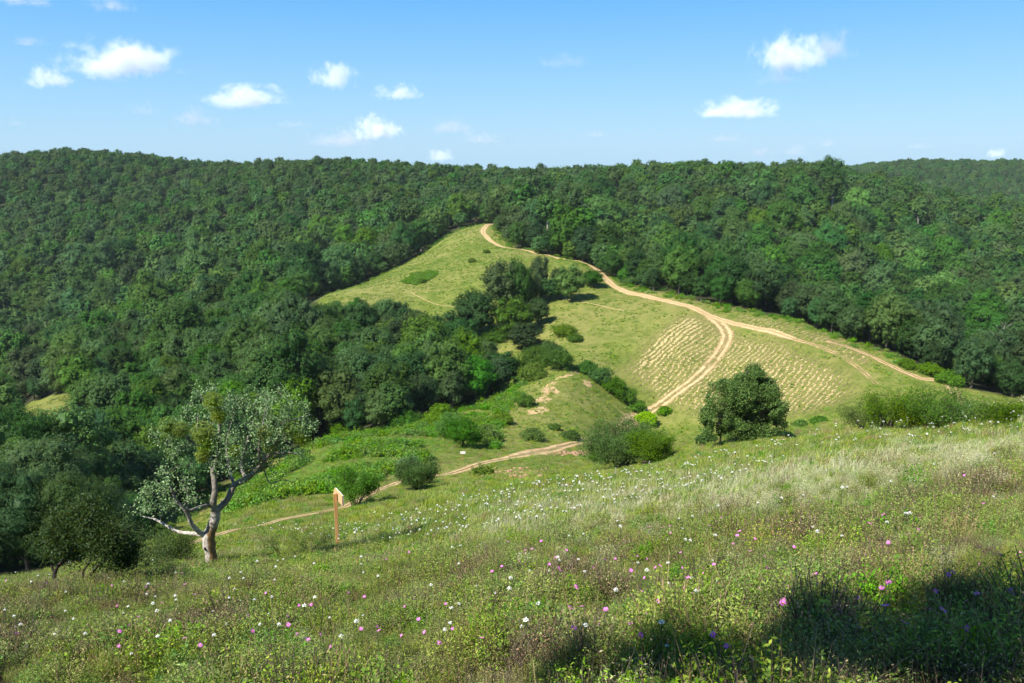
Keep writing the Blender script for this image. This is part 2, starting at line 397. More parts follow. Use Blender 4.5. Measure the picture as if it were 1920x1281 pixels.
# ------------------------------------------------------------------ dirt roads: sheets draped just above the ground
def road_material():
    m, nt, out = newmat('sandy_road'); b = NB(nt)
    geo = b.n('ShaderNodeNewGeometry').outputs['Position']
    ac = b.attr('across').outputs['Fac']; wr = b.attr('wear').outputs['Fac']
    n = b.noise(geo, 1.4, 6, .65); n2 = b.noise(geo, .25, 3); n3 = b.noise(geo, 5, 5, .7)
    c = b.mix(b.ramp(n, .3, .7), (.43, .29, .14), (.65, .47, .26))
    c = b.mix(b.math('MULTIPLY', b.ramp(n2, .45, .65), .45), c, (.47, .28, .14))
    c = b.mix(b.math('MULTIPLY', b.ramp(n3, .58, .7), .5), c, (.30, .20, .10))
    av = b.math('ABSOLUTE', ac)
    rut = b.math('SUBTRACT', 1.0, b.ramp(b.math('ABSOLUTE', b.math('SUBTRACT', b.math('ADD', av, b.math('MULTIPLY', b.math('SUBTRACT', n2, .5), .3)), .42)), .08, .24))
    c = b.mix(b.math('MULTIPLY', b.math('SUBTRACT', 1.0, rut), .55), c, b.mix(b.ramp(n3, .45, .6), (.33, .25, .12), (.20, .20, .07)))
    edge = b.math('SUBTRACT', 1.0, b.ramp(b.math('ADD', av, b.math('MULTIPLY', b.math('SUBTRACT', n, .5), 1.5)), .55, .9))
    # grass strip between the wheel ruts where the road is little worn
    mid = b.math('SUBTRACT', 1.0, b.ramp(b.math('ADD', av, b.math('MULTIPLY', b.math('SUBTRACT', n, .5), .8)), .12, .32))
    mid = b.math('MULTIPLY', mid, b.math('SUBTRACT', 1.0, wr))
    thin = b.ramp(b.math('ADD', n2, b.math('MULTIPLY', b.math('SUBTRACT', wr, .5), .8)), .02, .30)
    al = b.math('MULTIPLY', b.math('MULTIPLY', edge, b.math('SUBTRACT', 1.0, mid)), thin, True)
    bp = b.n('ShaderNodeBump', ins={'Strength': .6, 'Distance': .15, 'Height': b.math('ADD', n, b.math('MULTIPLY', n3, .4))})
    bs = b.n('ShaderNodeBsdfPrincipled', ins={'Base Color': c, 'Roughness': .95, 'Specular IOR Level': .05, 'Normal': bp.outputs[0]})
    tr = b.n('ShaderNodeBsdfTransparent')
    ms = b.n('ShaderNodeMixShader', ins={0: al, 1: tr.outputs[0], 2: bs.outputs[0]})
    nt.links.new(ms.outputs[0], out.inputs[0])
    return m
M_road = road_material()
ROADS = []
def road(name, pix, width, wear, lift=.05):
    pts = np.array([hit1(px, py)[:2] for px, py in pix])
    pts = smooth_line(pts, 14)
    seg = np.hypot(*np.diff(pts, axis=0).T); s = np.concatenate([[0], np.cumsum(seg)])
    t = np.arange(0, s[-1], .5)
    xy = np.stack([np.interp(t, s, pts[:, 0]), np.interp(t, s, pts[:, 1])], -1)
    wd = np.interp(t / s[-1], np.linspace(0, 1, len(np.atleast_1d(width))), np.atleast_1d(width)) if np.size(width) > 1 else np.full(len(t), width)
    we = np.interp(t / s[-1], np.linspace(0, 1, len(np.atleast_1d(wear))), np.atleast_1d(wear)) if np.size(wear) > 1 else np.full(len(t), wear)
    wd = wd * .64
    d = np.gradient(xy, axis=0); d /= np.linalg.norm(d, axis=1)[:, None] + 1e-9; nn = np.stack([-d[:, 1], d[:, 0]], -1)
    K_ = 13; a = np.linspace(-1, 1, K_)
    q = xy[:, None] + nn[:, None] * a[None, :, None] * wd[:, None, None] * .5
    z = gz(q[..., 0], q[..., 1]) + lift * np.clip(1.15 - a ** 2, 0, 1)[None]
    V = np.concatenate([q, z[..., None]], -1).reshape(-1, 3)
    i = np.arange(len(t) - 1)[:, None] * K_ + np.arange(K_ - 1)[None]
    F = np.stack([i, i + K_, i + K_ + 1, i + 1], -1).reshape(-1, 4)
    me = mesh(name, V, F, [M_road], smooth=True)
    at = me.attributes.new('across', 'FLOAT', 'POINT'); at.data.foreach_set('value', np.broadcast_to(a, (len(t), K_)).ravel().astype(np.float32))
    at = me.attributes.new('wear', 'FLOAT', 'POINT'); at.data.foreach_set('value', np.repeat(we, K_).astype(np.float32))
    o = tag(link(name, me), kind='structure'); ROADS.append(([tuple(p) for p in xy[::4]], float(np.mean(wd)))); return o
road('ridge_road', [(926,420),(912,424),(906,436),(920,452),(945,464),(1000,474),(1060,487),(1110,500),(1135,522),(1160,541),(1250,565),(1330,592),(1400,612),(1490,636)], [3.6,4.6,3.6,4.4,5.5,5.4,5.2,4.2], [.3,.9,1,1,1,1,1,.8])
road('ridge_road_end', [(1480,634),(1560,660),(1610,690),(1645,722)], [2.8,2.4,2.0], [.3,.0,.05], .04)
road('lower_road', [(1550,640),(1600,655),(1660,682),(1720,708),(1790,740),(1860,775)], [2.6,4.0,4.6,4.6], [.4,.8,.95,.95])
road('field_track', [(1330,592),(1362,625),(1350,660),(1310,705),(1250,750),(1195,784),(1130,815)], [7,4.8,4.6,4.6,5.0,3.0], [.8,.35,.3,.35,.55,.3], .03)
road('valley_track', [(1140,812),(1100,826),(1000,850),(900,870),(820,892),(740,908),(680,935),(620,957),(540,972),(420,1000),(330,1030)], [2.0,3.0,3.8,6.0,3.0,1.8,1.6,1.4,1.2,1.1], [.2,.32,.45,.8,.5,.5,.6,.62,.6,.5], .04)
road('foot_path', [(1120,505),(1060,530),(1010,540)], [.8,.6,.6], .6, .04)
road('foot_trail', [(1170,582),(1120,572),(1070,562),(1040,556)], .7, .55, .04)
road('sheep_trail', [(890,585),(860,577),(810,568),(770,548)], .6, .6, .04)
def road_gap(x, y):
    d = np.full(np.shape(x), 1e9)
    for L, w in ROADS: d = np.minimum(d, segdist(x, y, L) - w * .45)
    return d

# ------------------------------------------------------------------ plant builders
def crown_points(r, blobs, n, rr, lower=.35, per=14, tuft=.075):
    """leaf positions gathered in tufts over the outside of a set of lumps (c, radius)"""
    cs = np.array([b_[0] for b_ in blobs]); rs = np.array([b_[1] for b_ in blobs])
    w = rs ** 2 / (rs ** 2).sum(); nt = n // per
    k = rr.choice(len(blobs), size=int(nt * 2.6), p=w)
    d = unit(rr.normal(size=(len(k), 3)))
    d[:, 2] = np.where((d[:, 2] < 0) & (rr.random(len(k)) > lower), -d[:, 2], d[:, 2])
    rad = rs[k] * rr.uniform(.70, 1.10, len(k))
    p = cs[k] + d * rad[:, None]
    ins = ((np.linalg.norm(p[:, None] - cs[None], axis=-1) < rs[None] * .68)).sum(1) > 0
    ok = np.where(~ins)[0][:nt]; p = p[ok]; d = d[ok]
    ts = r * tuft * rr.uniform(.6, 1.35, len(p))
    o = unit(rr.normal(size=(len(p), per, 3))) * (rr.random((len(p), per, 1)) ** .5)
    o = o + d[:, None] * .3
    q = p[:, None] + o * ts[:, None, None]
    nn = unit(d[:, None] * .8 + unit(o) * .9)
    return q.reshape(-1, 3), nn.reshape(-1, 3)
def broad_tree(name, seed, h, r, nleaf, lsize, mat, nb=14, trunk_r=.2, low=.22, flat=.8, core=.60, aspect=.75, forks=3, dome=.74, rn=.45):
    rr = np.random.default_rng(seed)
    blobs = []
    cz = h * (low + (1 - low) * .46); rz = h * (1 - low) * .5
    blobs.append((np.array([0, 0, cz + rz * .05]), r * dome)); blobs.append((np.array([0, 0, cz - rz * .35]), r * (dome - .08)))
    for k in range(nb):
        a = k * 2.4 + rr.uniform(-.5, .5); q = (k + .5) / nb; zz = 1 - 1.75 * q; zz = max(zz, -.75)
        ring = math.sqrt(max(0, 1 - zz * zz))
        br = r * rr.uniform(.24, .42) * (1.0 if zz > -.3 else .85)
        d = np.array([ring * math.cos(a) * (r - br * .8), ring * math.sin(a) * (r - br * .8), zz * (rz - br * .5)]) * rr.uniform(.80, 1.12)
        blobs.append((np.array([d[0], d[1], cz + d[2]]), br))
    for k in range(nb):   # smaller outer lumps break the outline
        c0, b0 = blobs[rr.integers(1, nb + 1)]
        d = unit(rr.normal(size=3) + (c0 - np.array([0, 0, cz])) / r); d[2] = abs(d[2]) if rr.random() < .7 else d[2]
        blobs.append((c0 + d * b0 * .7, b0 * rr.uniform(.35, .55)))
    p, d = crown_points(r, blobs, nleaf, rr)
    nn = d + unit(p - np.array([0, 0, cz - rz * .5])) * (1.1 - rn) + rr.normal(size=p.shape) * rn + np.array([0, 0, .2])
    V, F = leaves(p, nn, lsize, aspect, rr)
    cl = vnoise(p[:, 0] * 1.1 / r * 4, p[:, 1] / r * 4 + p[:, 2] / r * 4, seed)
    mb = MB(); mb.add(V, F, np.clip(rr.uniform(0, 1, len(F)) * .7 + cl * .4 - .05, 0, 1))
    for c0, b0 in blobs[:2 + nb]: blob(mb, c0, b0 * core, .25, 0, rr, 6)
    crown = mb.mesh(name + '_crown', [mat])
    tb = MB()
    top = cz + rz * .2
    tube(tb, smooth_line([(0, 0, -.8), (rr.uniform(-.1, .1), rr.uniform(-.1, .1), h * low), (rr.uniform(-.3, .3), rr.uniform(-.3, .3), cz), (0, 0, top)]), np.linspace(trunk_r * 1.25, trunk_r * .4, 13), 8)
    for k in range(forks):
        c0 = blobs[rr.integers(1, nb + 1)][0]
        z0 = h * low * rr.uniform(.7, 1.1)
        tube(tb, smooth_line([(0, 0, z0), (c0[0] * .35, c0[1] * .35, z0 + (c0[2] - z0) * .55), tuple(c0)], 3), np.linspace(trunk_r * .6, trunk_r * .15, 7), 6)
    trunk = tb.mesh(name + '_trunk', [M_bark], True)
    return trunk, crown
def grow(nodes, targets, rr, wob=.12, rad0=.02, seg=4):
    """join scattered targets to the nearest wood; returns twigs"""
    nodes = [np.array(n_) for n_ in nodes]
    order = np.argsort([min(np.linalg.norm(np.array(nodes) - t, axis=1)) for t in targets])
    tw = []; arr = np.array(nodes)
    for k in order:
        t = targets[k]; d = np.linalg.norm(arr - t, axis=1) + .25 * np.maximum(0, arr[:, 2] - t[2])
        s = arr[d.argmin()]; L = np.linalg.norm(t - s)
        a = np.linspace(0, 1, seg + 1)[:, None]
        line = s + (t - s) * a; bend = rr.normal(size=3) * wob * L; line = line + np.sin(a * math.pi) * bend + rr.normal(size=line.shape) * L * .04 * (a > 0) * (a < 1)
        tw.append((line, rad0 * (.5 + min(1, L))))
        arr = np.concatenate([arr, line[1:]])
    return tw
def twig_plant(name, seed, stems, blobs, ntarget, nleaf, lsize, mat, twig_mat, spread=.18, rad0=.012, aspect=.5, wob=.12, shell=.35, up=.3, extra=None, sides=8):
    """plant with modelled stems, twigs grown to scattered points, small leaves round the twig ends"""
    rr = np.random.default_rng(seed)
    tb = MB(); nodes = []
    for pts, rads in stems:
        L = smooth_line(pts, 5); rd = np.interp(np.linspace(0, 1, len(L)), np.linspace(0, 1, len(rads)), rads)
        tube(tb, L, rd * (1 + rr.uniform(-.1, .1, len(L))), sides); nodes += list(L[len(L) // 4:])
    T = []
    w = np.array([b_[1] ** 2 for b_ in blobs]); w /= w.sum()
    for k in rr.choice(len(blobs), ntarget, p=w):
        c0, b0 = blobs[k]; d = unit(rr.normal(size=3)); T.append(np.array(c0) + d * b0 * rr.uniform(shell, 1) ** .6)
    T = np.array(T)
    tw = grow(nodes, T, rr, wob, rad0)
    for line, r0 in tw: tube(tb, line, np.linspace(r0, r0 * .3, len(line)), 4)
    if extra is not None: extra(tb, rr)
    trunk = tb.mesh(name + '_wood', [twig_mat], True)
    # leaves along the outer half of the twigs
    k = rr.integers(0, len(tw), nleaf); a = rr.uniform(.35, 1.05, nleaf)
    st = np.array([t[0][0] for t in tw]); en = np.array([t[0][-1] for t in tw]); md = np.array([t[0][2] for t in tw])
    base = np.where(a[:, None] < .5, st[k] + (md[k] - st[k]) * a[:, None] * 2, md[k] + (en[k] - md[k]) * (a[:, None] - .5) * 2)
    p = base + rr.normal(size=(nleaf, 3)) * spread
    nn = rr.normal(size=p.shape) + np.array([-.25, -.3, up])
    V, F = leaves(p, nn, lsize, aspect, rr)
    mb = MB(); mb.add(V, F, rr.uniform(0, 1, len(F)) ** 1.3)
    return trunk, mb.mesh(name + '_leaves', [mat])
def put(name, pair, loc, label, cat, group=None, rz=0, sc=1.0, color=None, parts=('trunk', 'crown')):
    t = thing(name, loc, label, cat, group, rz, sc)
    for nm, me in zip(parts, pair):
        if me is None: continue
        o = link(nm, me, t)
        if color is not None and nm == parts[1]: o.color = (*color, 1)
    return t

# ------------------------------------------------------------------ scatter (ground cover and far woods only)
def scatter(name, protos, pts, rotz, scale, idx, tilt=0.0, kind='stuff', nz=None):
    pc = bpy.data.collections.new(name + '_kinds')
    for k, (me, colr) in enumerate(protos):
        o = bpy.data.objects.new('%s_%02d' % (name, k), me); o.color = (*colr, 1); pc.objects.link(o)
    pts = np.asarray(pts, np.float32); n = len(pts)
    me = bpy.data.meshes.new(name); me.vertices.add(n); me.vertices.foreach_set('co', pts.ravel())
    rot = np.zeros((n, 3), np.float32); rot[:, 2] = rotz
    if tilt: rot[:, 0] = rng.normal(0, tilt, n); rot[:, 1] = rng.normal(0, tilt, n)
    sc = np.asarray(scale, np.float32); sc = np.repeat(sc[:, None], 3, 1) if sc.ndim == 1 else sc
    for nm, tp, dat in (('rot', 'FLOAT_VECTOR', rot), ('scl', 'FLOAT_VECTOR', sc), ('pick', 'INT', np.asarray(idx, np.int32))):
        a = me.attributes.new(nm, tp, 'POINT'); a.data.foreach_set('vector' if 'V' in tp else 'value', dat.ravel())
    o = link(name, me)
    ng = bpy.data.node_groups.new(name, 'GeometryNodeTree')
    ng.interface.new_socket('Geometry', in_out='INPUT', socket_type='NodeSocketGeometry'); ng.interface.new_socket('Geometry', in_out='OUTPUT', socket_type='NodeSocketGeometry')
    gi = ng.nodes.new('NodeGroupInput'); go = ng.nodes.new('NodeGroupOutput')
    ci = ng.nodes.new('GeometryNodeCollectionInfo'); ci.inputs[0].default_value = pc; ci.inputs[1].default_value = True; ci.inputs[2].default_value = True
    ip = ng.nodes.new('GeometryNodeInstanceOnPoints'); ip.inputs['Pick Instance'].default_value = True
    L = ng.links.new
    def na(nm, tp):
        x = ng.nodes.new('GeometryNodeInputNamedAttribute'); x.data_type = tp; x.inputs[0].default_value = nm; return x.outputs[0]
    L(gi.outputs[0], ip.inputs['Points']); L(ci.outputs[0], ip.inputs['Instance'])
    er = ng.nodes.new('FunctionNodeEulerToRotation'); L(na('rot', 'FLOAT_VECTOR'), er.inputs[0]); L(er.outputs[0], ip.inputs['Rotation'])
    L(na('scl', 'FLOAT_VECTOR'), ip.inputs['Scale']); L(na('pick', 'INT'), ip.inputs['Instance Index'])
    L(ip.outputs[0], go.inputs[0])
    md = o.modifiers.new('scatter', 'NODES'); md.node_group = ng
    return tag(o, kind=kind)

def joined(kd):
    """one mesh out of several (for ground cover and far woods)"""
    V0 = []; F0 = []; M0 = []; T0_ = []; n0 = 0; ms = []
    for mi, me_ in enumerate(kd):
        v = np.empty(len(me_.vertices) * 3, np.float32); me_.vertices.foreach_get('co', v); f = np.empty(len(me_.loops), np.int32); me_.loops.foreach_get('vertex_index', f)
        V0.append(v.reshape(-1, 3)); F0.append(f.reshape(-1, 4) + n0); n0 += len(me_.vertices); M0 += [mi] * len(me_.polygons); ms.append(me_.materials[0])
        t_ = np.full(len(me_.polygons), .5, np.float32)
        if 'tint' in me_.attributes: me_.attributes['tint'].data.foreach_get('value', t_)
        T0_.append(t_)
    return mesh('joined', np.concatenate(V0), np.concatenate(F0), ms, M0, np.concatenate(T0_))
# ------------------------------------------------------------------ forest
far_m = [broad_tree('far_tree', 100 + k, h, r, 3400, .40, M_forest, 12, .2, .15, dome=.90, rn=.25) for k, (h, r) in enumerate([(9.5, 4.2), (10, 4.2), (8.5, 4.6), (9.5, 3.8), (11, 4.2)])]
mid_m = [broad_tree('mid_tree', 200 + k, h, r, 13000, .20, M_forest, 16, .2, .14, dome=.80, rn=.38) for k, (h, r) in enumerate([(9.5, 4.2), (10.5, 4.0), (8.5, 4.5), (9.5, 3.5), (11.5, 4.4)])]
near_m = [broad_tree('near_tree', 300 + k, h, r, 34000, .12, M_forest, 22, .2, .12) for k, (h, r) in enumerate([(10, 4.2), (11, 4.6), (9, 4.0)])]
TINTS = {'dark green': (.62, .68, .78), 'mid green': (1, 1, 1), 'bluish green': (.85, .95, 1.25), 'fresh green': (1.15, 1.2, .8), 'yellowish green': (1.7, 1.45, .75), 'greyish green': (1.35, 1.15, 1.5)}
TN = list(TINTS); TP = np.array([.28, .36, .16, .13, .03, .04]); TP /= TP.sum()

cand = []
for (y0, y1, sp) in ((20, 240, 5.4), (240, 350, 7.0), (350, 760, 8.8), (760, 1250, 9.0)):
    ys = np.arange(y0, y1, sp)
    for jy, yy in enumerate(ys):
        hw = .80 * (yy + 12)
        xs = np.arange(-hw, hw, sp) + (sp / 2 if jy % 2 else 0)
        if yy > 760: xs = xs[xs > .25 * yy]
        q = np.stack([xs + rng.uniform(-.36, .36, len(xs)) * sp, yy + rng.uniform(-.36, .36, len(xs)) * sp], -1)
        cand.append(q)
cand = np.concatenate(cand)
ok = ~is_open(cand[:, 0], cand[:, 1])
ok &= ~((cand[:, 0] > .5 * cand[:, 1]) & (cand[:, 1] < 112))
ok &= ~((cand[:, 1] < 46))
cand = cand[ok]
# the hillside clearing stays in sight between the trees
ch = [clearing[k][1] for k in range(len(clearing))]; zc = gz(cand[:, 0], cand[:, 1])
ax_, ay_, _ = proj(np.stack([cand[:, 0], cand[:, 1], zc + 10.5], -1)); _, by_, _ = proj(np.stack([cand[:, 0], cand[:, 1], zc + 1], -1))
mg = 4.2 / cand[:, 1] * FPX
cand = cand[~((ax_ > 22 - mg * .6) & (ax_ < 118 + mg * .6) & (ay_ < 782) & (by_ > 748) & (cand[:, 1] < max(ch) + 3))]
nC = len(cand)
z = gz(cand[:, 0], cand[:, 1])
dE = segdist(cand[:, 0], cand[:, 1], open_poly + open_poly[:1])
sz = np.clip(rng.normal(.98, .21, nC), .55, 1.5) * np.where(cand[:, 1] > 350, 1.05, 1.0)
big = (rng.random(nC) < .16) & (dE > 6) & (cand[:, 1] < 560); sz = np.where(big, sz * 1.3, sz)
sz = np.where(cand[:, 1] > 450, np.clip(sz, .72, 1.12) * .92, sz)
sz *= np.where(dE < 3, rng.uniform(.6, .95, nC), 1)
sz *= np.where(cand[:, 1] < 250, .86, np.where(cand[:, 1] < 600, 1.18, 1.1))
kk = rng.integers(0, 5, nC)
# the wood below the grassy hilltop keeps the canopy line of the picture
HB = np.array([9.5, 11, 8.5, 10, 12.5])[kk]
pxg, _, _ = proj(np.stack([cand[:, 0], cand[:, 1], z + 4], -1))
cl_y = np.interp(pxg, [540, 600, 640, 700, 720, 745, 780, 810, 850, 880, 920, 965], [600, 572, 562, 552, 534, 537, 578, 602, 606, 606, 655, 700])
hm = ray(pxg, cl_y)[:, 2] * cand[:, 1] - z
cz_ = (pxg > 560) & (pxg < 965) & (cand[:, 1] < 235) & (cand[:, 1] > 90)
sz = np.where(cz_, np.minimum(sz, hm / HB * .97), sz)
drop = cz_ & (sz < .34)
cand, sz, kk, z, dE = cand[~drop], sz[~drop], kk[~drop], z[~drop], dE[~drop]; nC = len(cand)
# tint follows slow noise as well as chance
tn = vnoise(cand[:, 0] / 45, cand[:, 1] / 45, 5)
tin = np.array([rng.choice(len(TN), p=TP) for _ in range(nC)])
tin = np.where((tn > .62) & (rng.random(nC) < .5), 3, tin); tin = np.where((tn < .36) & (rng.random(nC) < .55), 0, tin)
pxg, _, _ = proj(np.stack([cand[:, 0], cand[:, 1], z + 4], -1)); u1 = rng.random(nC)
# darker tints set the roadside band and small wood apart from the slope beyond
tin = np.where((pxg > 925) & (dE < 30) & (cand[:, 1] < 270) & (u1 < .72), 0, tin)
tin = np.where((pxg > 925) & (cand[:, 1] >= 270) & (tin == 0) & (u1 < .75), 1, tin)
tin = np.where((pxg > 560) & (pxg < 965) & (cand[:, 1] < 200) & (u1 < .55), 0, tin)
Pz = np.stack([cand[:, 0], cand[:, 1], z], -1)
# how much of each tree the picture shows: front-to-back cover on a coarse screen
H0 = np.array([9.5, 10.5, 8.5, 9.5, 11.5])[kk] * sz; R0 = np.array([4.2, 4.0, 4.5, 3.5, 4.4])[kk] * sz
cc = Pz + np.stack([0 * H0, 0 * H0, H0 * .56], -1)
px, py, dep = proj(cc); rx = R0 / dep * FPX * .9; ry = H0 * .42 / dep * FPX
vis = np.zeros(nC); Sx, Sy = 480, 321; occ = np.zeros((Sy, Sx), bool)
# terrain depth on the coarse screen
tY = np.repeat(np.repeat(hit(np.tile(np.arange(Sx // 4) * 16 + 8., 81), np.repeat(np.arange(81) * 16 + 8., Sx // 4))[:, 1].reshape(81, Sx // 4), 4, 0), 4, 1)[:Sy, :Sx]
for q in np.argsort(cand[:, 1]):
    x0, x1 = int((px[q] - rx[q]) // 4), int((px[q] + rx[q]) // 4) + 1; y0, y1 = int((py[q] - ry[q]) // 4), int((py[q] + ry[q]) // 4) + 1
    x0, y0 = max(x0, 0), max(y0, 0); x1, y1 = min(x1, Sx), min(y1, Sy)
    if x1 <= x0 or y1 <= y0: continue
    yy, xx = np.mgrid[y0:y1, x0:x1]
    el = ((xx * 4 + 2 - px[q]) / rx[q]) ** 2 + ((yy * 4 + 2 - py[q]) / ry[q]) ** 2 < 1
    el &= ~occ[y0:y1, x0:x1] & (tY[y0:y1, x0:x1] > cand[q, 1] - 6)
    vis[q] = el.sum(); occ[y0:y1, x0:x1] |= el
NIND = 262
ind = np.argsort(-vis)[:NIND]; isind = np.zeros(nC, bool); isind[ind] = True

LM = [(60, 'at the left edge of the view'), (200, 'left of the pale twisted tree'), (330, 'behind the pale twisted tree'), (450, 'behind the pale twisted tree'), (560, 'just right of the pale twisted tree'),
      (640, 'beyond the wooden signpost'), (720, 'below the long grassy hilltop'), (800, 'beyond the low valley shrubs'), (900, 'beside the tree group on the grass hill')]
RM = [(940, 'where the sandy road vanishes'), (1060, 'above the first road bend'), (1170, 'at the rutted road bend'), (1300, 'above the striped field'), (1420, 'above the road fork'),
      (1540, 'above the end of the ridge road'), (1660, 'beside the lower sandy road'), (1790, 'above the shrub thicket'), (1900, 'at the right edge of the view')]
seen = {}
def tree_label(q):
    x, y, Y = px[q], py[q], cand[q, 1]
    t = TN[tin[q]]; s = 'tall' if sz[q] > 1.12 else ('low' if sz[q] < .84 else 'rounded')
    if x > 925 and Y > 95:
        zone = 'roadside wood'; lm = min(RM, key=lambda a: abs(a[0] - x))[1]
        pos = 'edge' if dE[q] < 7 else ('middle' if dE[q] < 22 else 'back')
        grp = 'trees of the wood along the ridge road' if dE[q] < 60 else 'trees on the slope beyond the ridge road'
        if dE[q] >= 60: zone = 'far slope wood'
    elif Y < 75:
        zone = 'near left wood'; lm = min(LM, key=lambda a: abs(a[0] - x))[1]; pos = 'edge' if dE[q] < 7 else 'middle'; grp = 'large trees at the left edge of the meadow'
    else:
        zone = 'valley wood'; lm = min(LM, key=lambda a: abs(a[0] - x))[1]
        pos = 'front' if Y < 125 else ('middle' if Y < 165 else 'back')
        grp = 'trees of the valley wood'
    return '%s %s tree, %s of %s, %s' % (s, t, pos, zone, lm.replace('the pale twisted tree', 'pale twisted tree')), grp
def near_tint(q): c = TINTS[TN[tin[q]]]; return c
protos_cache = {}
for q in sorted(ind, key=lambda a: cand[a, 1]):
    Y = cand[q, 1]
    if Y < 95 and TN[tin[q]] in ('yellowish green', 'fresh green', 'greyish green'): tin[q] = 0
    pair = near_m[kk[q] % 3] if Y < 85 else mid_m[kk[q]]
    lab, grp = tree_label(q)
    s = sz[q]
    put('oak_tree', pair, (cand[q, 0], cand[q, 1], z[q]), lab, 'tree', grp, rng.uniform(0, 6.28), (s, s, s * rng.uniform(.92, 1.1)), near_tint(q))
rest = np.where(~isind)[0]
protos = []
for (_, cm) in far_m:
    for t in TN: protos.append((cm, TINTS[t]))
for (_, cm) in mid_m:
    for t in TN: protos.append((cm, TINTS[t]))
M_palet = plain_mat('pale_forest_bark', (.22, .19, .16), (.40, .36, .31), 5)
def tall_trunk(seed, h, r, n):
    pr = broad_tree('tall_tree', seed, h, r, n, .38, M_forest, 9, .22, .50, dome=.7, forks=4); pr[0].materials.clear(); pr[0].materials.append(M_palet); return joined(pr)
def dead_tree(seed, h):
    rr = np.random.default_rng(seed); mb = MB(); tube(mb, [(0, 0, -.5), (.1, 0, h * .4), (.2, .1, h * .75), (.1, .2, h)], [.28, .22, .14, .04], 6)
    for k in range(26):
        z0 = h * rr.uniform(.35, .95); a = rr.uniform(0, 6.28); L = (h - z0) * .5 + 1.0
        tube(mb, [(.1, 0, z0), (math.cos(a) * L * .5, math.sin(a) * L * .5, z0 + L * .4), (math.cos(a) * L, math.sin(a) * L, z0 + L * .9)], [.08, .05, .015], 4)
    return mb.mesh('dead_tree', [M_palet])
for k in range(3): protos.append((tall_trunk(700 + k, 13 + k, 3.9, 2600), TINTS[TN[k]]))
for k in range(2): protos.append((dead_tree(710 + k, 11 + k), (1, 1, 1)))
lod = (cand[rest, 1] < 230).astype(int)
o = scatter('woodland', protos, Pz[rest], rng.uniform(0, 6.28, len(rest)), np.stack([sz[rest], sz[rest], sz[rest] * rng.uniform(.85, 1.15, len(rest))], -1), np.where((rng.random(len(rest)) < .07) & (cand[rest, 1] > 230) & (cand[rest, 1] < 500), 60 + rng.choice(5, len(rest), p=[.34, .33, .31, .01, .01]), lod * 30 + kk[rest] * 6 + tin[rest]))
tag(o, 'dense green broadleaf forest covering the hills behind the meadow', 'forest')
print('forest', nC, 'individual', len(ind), 'vis min', vis[ind].min())

# tree group on the grass hill: (base px, base py, height m, width m, tint)
isl = [(893,634,540,76,'dark green','leftmost dark tree of the group on the grass hill'),
 (942,590,487,66,'mid green','tallest tree of the group on the grass hill'),
 (970,585,487,50,'dark green','dark tree just right of the tallest tree of the hill group'),
 (983,656,600,54,'dark green','dark round tree standing lowest of the group on the grass hill'),
 (965,632,552,66,'fresh green','lighter tree at the front of the group on the grass hill'),
 (1010,608,556,38,'dark green','narrow dark tree right of the lighter front tree of the hill group'),
 (1012,556,478,32,'bluish green','slender top tree of the group on the grass hill, nearest the sandy road'),
 (992,572,508,44,'greyish green','greyish tree in the heart of the group on the grass hill'),
 (1030,562,518,44,'mid green','low tree in the right half of the group on the grass hill'),
 (1070,564,493,50,'fresh green','right hand tree of the hill group, above the green slope'),
 (1112,538,504,36,'fresh green','small tree at the right end of the hill group beside the road'),
 (868,668,592,58,'dark green','dark tree between the valley wood and the group on the grass hill'),
 (902,704,630,62,'mid green','rounded tree at the right shoulder of the valley wood'),
 (940,714,654,52,'dark green','last dark tree at the right end of the valley wood'),
 (838,652,580,62,'dark green','dark tree at the upper right corner of the valley wood'),
 (1048,540,500,30,'mid green','small tree between slender top tree and right hand tree of the hill group')]
for k, (bx, by, ty, wpx, t, lab) in enumerate(isl):
    p = hit1(bx, by); pr = mid_m[k % 5]; hh = [9.5, 10.5, 8.5, 9.5, 11.5][k % 5]; ww = [8.4, 8, 9, 7, 8.8][k % 5]
    h = (by - ty) * p[1] / FPX * 1.02; w = wpx * p[1] / FPX * 1.25
    put('oak_tree', pr, p - np.array([0, 0, .2]), lab, 'tree', 'trees of the group on the grass hill', k * 1.3, (w / ww, w / ww, h / hh), TINTS[t])

